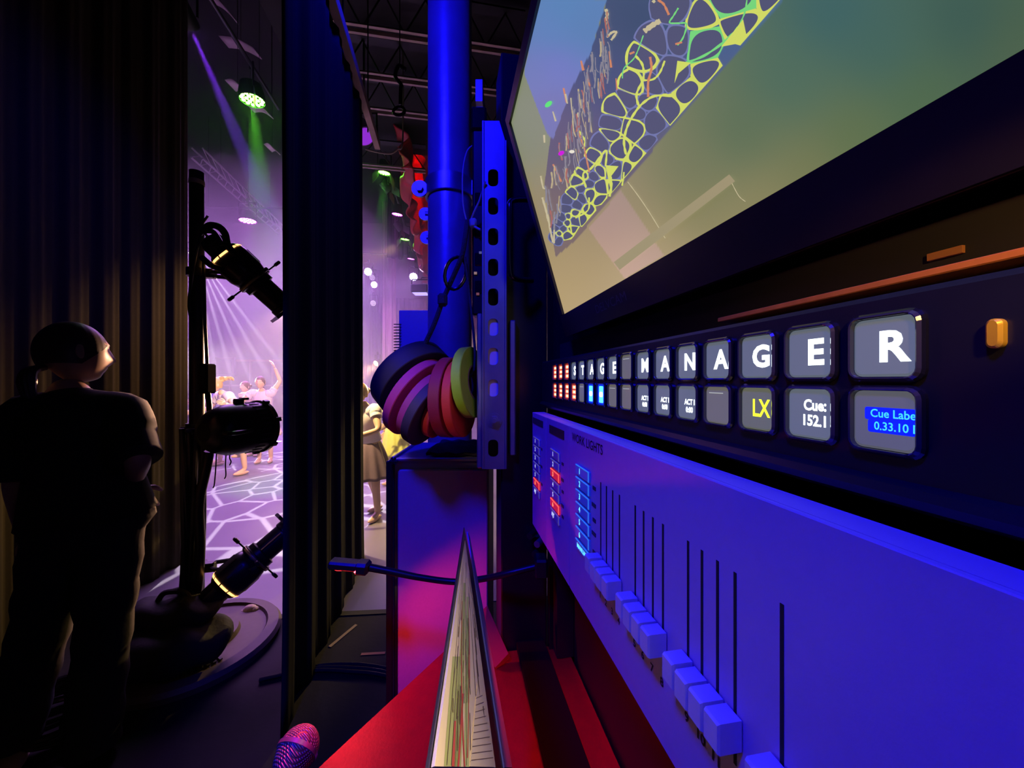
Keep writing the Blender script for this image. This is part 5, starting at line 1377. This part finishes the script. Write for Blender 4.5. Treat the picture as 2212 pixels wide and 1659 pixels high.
    if skirt is not None:
        m_ = MB(); w0 = W['spine'].lerp(W['pelvis'], .6); ax = (W['pelvis']-w0).normalized(); ax = (ax+Vector((0, 0, -1))*1.2).normalized(); Ls = .46*sc
        R = frame_from(ax, Rz @ Vector((0, 1, 0)))
        def f(u, v):
            g = 2*PI*u; r_ = (.125+.15*v**.8+.018*v*math.sin(g*11))*sc
            return w0+R @ Vector((r_*math.cos(g), r_*math.sin(g)*.86, Ls*v))
        m_.grid(f, 88, 12); so_ = obj('skirt', m_, mat('skirt %.2f %.2f' % (skirt[0], skirt[2]), skirt, .85, noise=.1, nscale=40), t, fixn=False); md = so_.modifiers.new('thickness', 'SOLIDIFY'); md.thickness = .004
    hr = MB(); hm2 = mat('hair %.3f' % hairc[0], hairc, .45, noise=.3, nscale=90)
    nu, nv = 30, 16
    def hf(u, v):
        g = 2*PI*u; th = PI*.66*v; y = math.sin(th)*math.cos(g)
        th2 = min(th, .62*PI*(.56 if y > .25*1 and False else 1)); 
        front = max(0, math.cos(g)); th2 = th*(1-.42*front)
        k = 1+.010*math.sin(g*23)
        return hc+(rt*math.sin(th2)*math.sin(g)*.083*k+fw*(math.sin(th2)*math.cos(g)*.103*k-.006)+uu*(math.cos(th2)*.124+.002))*sc
    hr.grid(hf, nu*2, nv)
    if hair == 'bun':
        hr.ell(hc+(-fw*.115+uu*.02)*sc, (.042*sc,)*3, None, 14, 10)
    elif hair == 'tail':
        b0 = hc+(-fw*.080+uu*-.065)*sc
        for k in range(9):
            g = 2*PI*k/9; o_ = (rt*math.cos(g)+fw*math.sin(g)*.6)*.016*sc
            hr.tube(smooth_path([b0+o_*.3, b0+o_+(-fw*.035-uu*.02)*sc, b0+o_*1.3+(-fw*.04-uu*.075)*sc, b0+o_*.7+(-fw*.03-uu*.13)*sc], 4), [.012*sc]*8+[.009*sc]*3+[.005*sc]*2, 6)
    elif hair == 'flying':
        b0 = hc+(-fw*.07+uu*.05)*sc
        for k in range(16):
            g = 2*PI*k/16; o_ = (rt*math.cos(g)*.05+fw*math.sin(g)*.03)*sc; e_ = (-fw*.05+uu*.06+rt*.03*math.sin(k))*sc
            hr.tube(smooth_path([b0+o_, b0+o_*1.5+e_, b0+o_*2+e_*1.6-uu*.03*sc, b0+o_*2.2+e_*1.9-uu*.10*sc], 4), [.018*sc]*6+[.012*sc]*5+[.005*sc]*2, 6)
    obj('hair', hr, hm2, t, fixn=False)
    return t, W, hc
# --- the watcher in the wing
YP = 1.45
def w(px, py, dy=0): return at(px, py, YP+dy)
world = dict(pelvis=w(192, 1085), spine=w(182, 1000, -.01), chest=w(165, 920, -.01), neck=w(148, 852, 0), headb=w(150, 818, .015), shR=w(268, 898, .03), elR=w(300, 1000, -.05), wrR=w(284, 1052, .13), shL=w(62, 905, -.06), elL=w(38, 1050, -.10), wrL=w(60, 1165, .0),
             hipR=w(238, 1120, .02), knR=w(226, 1350, .04), anR=w(196, 1598, .02), toR=w(222, 1624, .10), hipL=w(146, 1120, -.03), knL=w(92, 1345, .0), anL=w(22, 1585, -.02), toL=w(40, 1612, .08))
T, W_, HC = person('person in dark clothes with tied back hair watching the stage from the wing', w(110, 1640), -.5, 1.72, world=world, skinc=(.55, .33, .24), topc=(.012, .011, .012), trousers=(.020, .019, .024), hairc=(.05, .03, .022), head_dir=(-.12, 1, -.05), hair='tail', sleeves=True, handdir={'R': (.1, .5, -.9)}, topr=1.22, trr=1.36)
# --- dancers
def floor_pt(px, py): Y = CZ*F/(py-HY); return Vector(((px-CX)/F*Y, Y, .004))
GD = None
person('blonde dancer in a white top bending forward on one leg behind the drum lantern', floor_pt(520, 1024), 2.6, 1.62, pose=dict(knR=(.14, .30, .62), anR=(.16, .02, .40), toR=(.17, -.05, .28), elL=(-.42, .25, 1.15), wrL=(-.60, .45, 1.22), elR=(.40, .30, 1.10), wrR=(.55, .5, 1.05)), lean=.55, skinc=(.72, .48, .33), hairc=(.55, .38, .14), topc=(.78, .72, .80), skirt=(.62, .40, .36), hair='flying')
person('dancer in a slate blue dress with silver hair next to the boom pole', floor_pt(474, 1004), 2.2, 1.55, pose=dict(elL=(-.38, .2, 1.2), wrL=(-.30, .48, 1.05), elR=(.36, .15, 1.15), wrR=(.25, .42, 1.2)), lean=.25, skinc=(.66, .44, .34), hairc=(.50, .45, .40), topc=(.20, .17, .42), skirt=(.22, .18, .42), hair='bun')
person('dancer in a lilac dress with one raised arm beside the black wing curtain', floor_pt(572, 1000), 3.4, 1.58, pose=dict(elL=(-.30, .1, 1.60), wrL=(-.22, .15, 1.86), elR=(.35, .2, 1.2), wrR=(.4, .45, 1.15)), lean=.3, skinc=(.64, .40, .30), hairc=(.12, .06, .05), topc=(.62, .5, .72), skirt=(.66, .45, .42), hair='tail')
person('dancer in a peach dress between the blonde dancer and the lilac dancer', floor_pt(552, 985), 2.9, 1.5, pose=dict(elL=(-.36, .2, 1.25), wrL=(-.25, .42, 1.35)), lean=.35, skinc=(.66, .42, .32), hairc=(.14, .07, .04), topc=(.70, .48, .40), skirt=(.72, .45, .36), hair='bun')
person('dancer in a white top and grey skirt stepping next to the tape rolls', floor_pt(800, 1122), 2.75, 1.47, pose=dict(elL=(-.30, .18, 1.15), wrL=(-.12, .38, 1.08), elR=(.30, .2, 1.12), wrR=(.18, .42, 1.0), knL=(-.10, .02, .47), knR=(.12, -.12, .50), anR=(.14, -.30, .10), toR=(.15, -.22, .03)), lean=.22, skinc=(.74, .50, .34), hairc=(.30, .17, .08), topc=(.82, .76, .82), skirt=(.22, .15, .20), hair='bun')
person('dancer in a yellow dress mostly hidden by the grey metal cabinet', floor_pt(852, 1050), 2.4, 1.46, pose=dict(elL=(-.34, .12, 1.12), wrL=(-.36, .35, 1.05)), lean=.2, skinc=(.74, .50, .30), hairc=(.2, .1, .05), topc=(.75, .80, .16), skirt=(.75, .80, .16), hair='bun')
# ------------------------------------------------------------------ wing lights
spotlight('blue_work_light', (-.60, -.40, 2.9), (.05, .80, 1.5), (.006, .004, 1), 165, 72, .25, .12)
spotlight('blue_curtain_light', (-.45, 2.2, 4.7), (-1.12, 2.1, 3.6), (.006, .008, 1), 110, 66, 1, .1)
spotlight('red_led_light', at(733, 1233, .60), at(860, 1520, .50), (1, .02, .03), 5.5, 158, .5, .01)
rl = BOOKQ+BOOKN*.10+UP*.15-Vector((0, .12, 0))
spotlight('reading_light', rl, BOOKQ, (1, .78, .46), 1.9, 56, .6, .01)
spotlight('shelf_fill', RK(.0, .10, .07), RK(.095, .16, .034), (1, .5, .15), .5, 44, .7, .004)  # added warm spot for the shelf edge, no lamp known there
spotlight('tape_roll_fill', (-.42, .08, 1.66), (-.115, .66, 1.475), (1, .68, .66), 3.4, 17, .5, .01)  # added spot brightening the tape rolls from the front left
spotlight('red_underlight', RK(.40, .135, -.235), RK(.36, .12, -.45), (1, .02, .02), 1.6, 130, .7, .02)
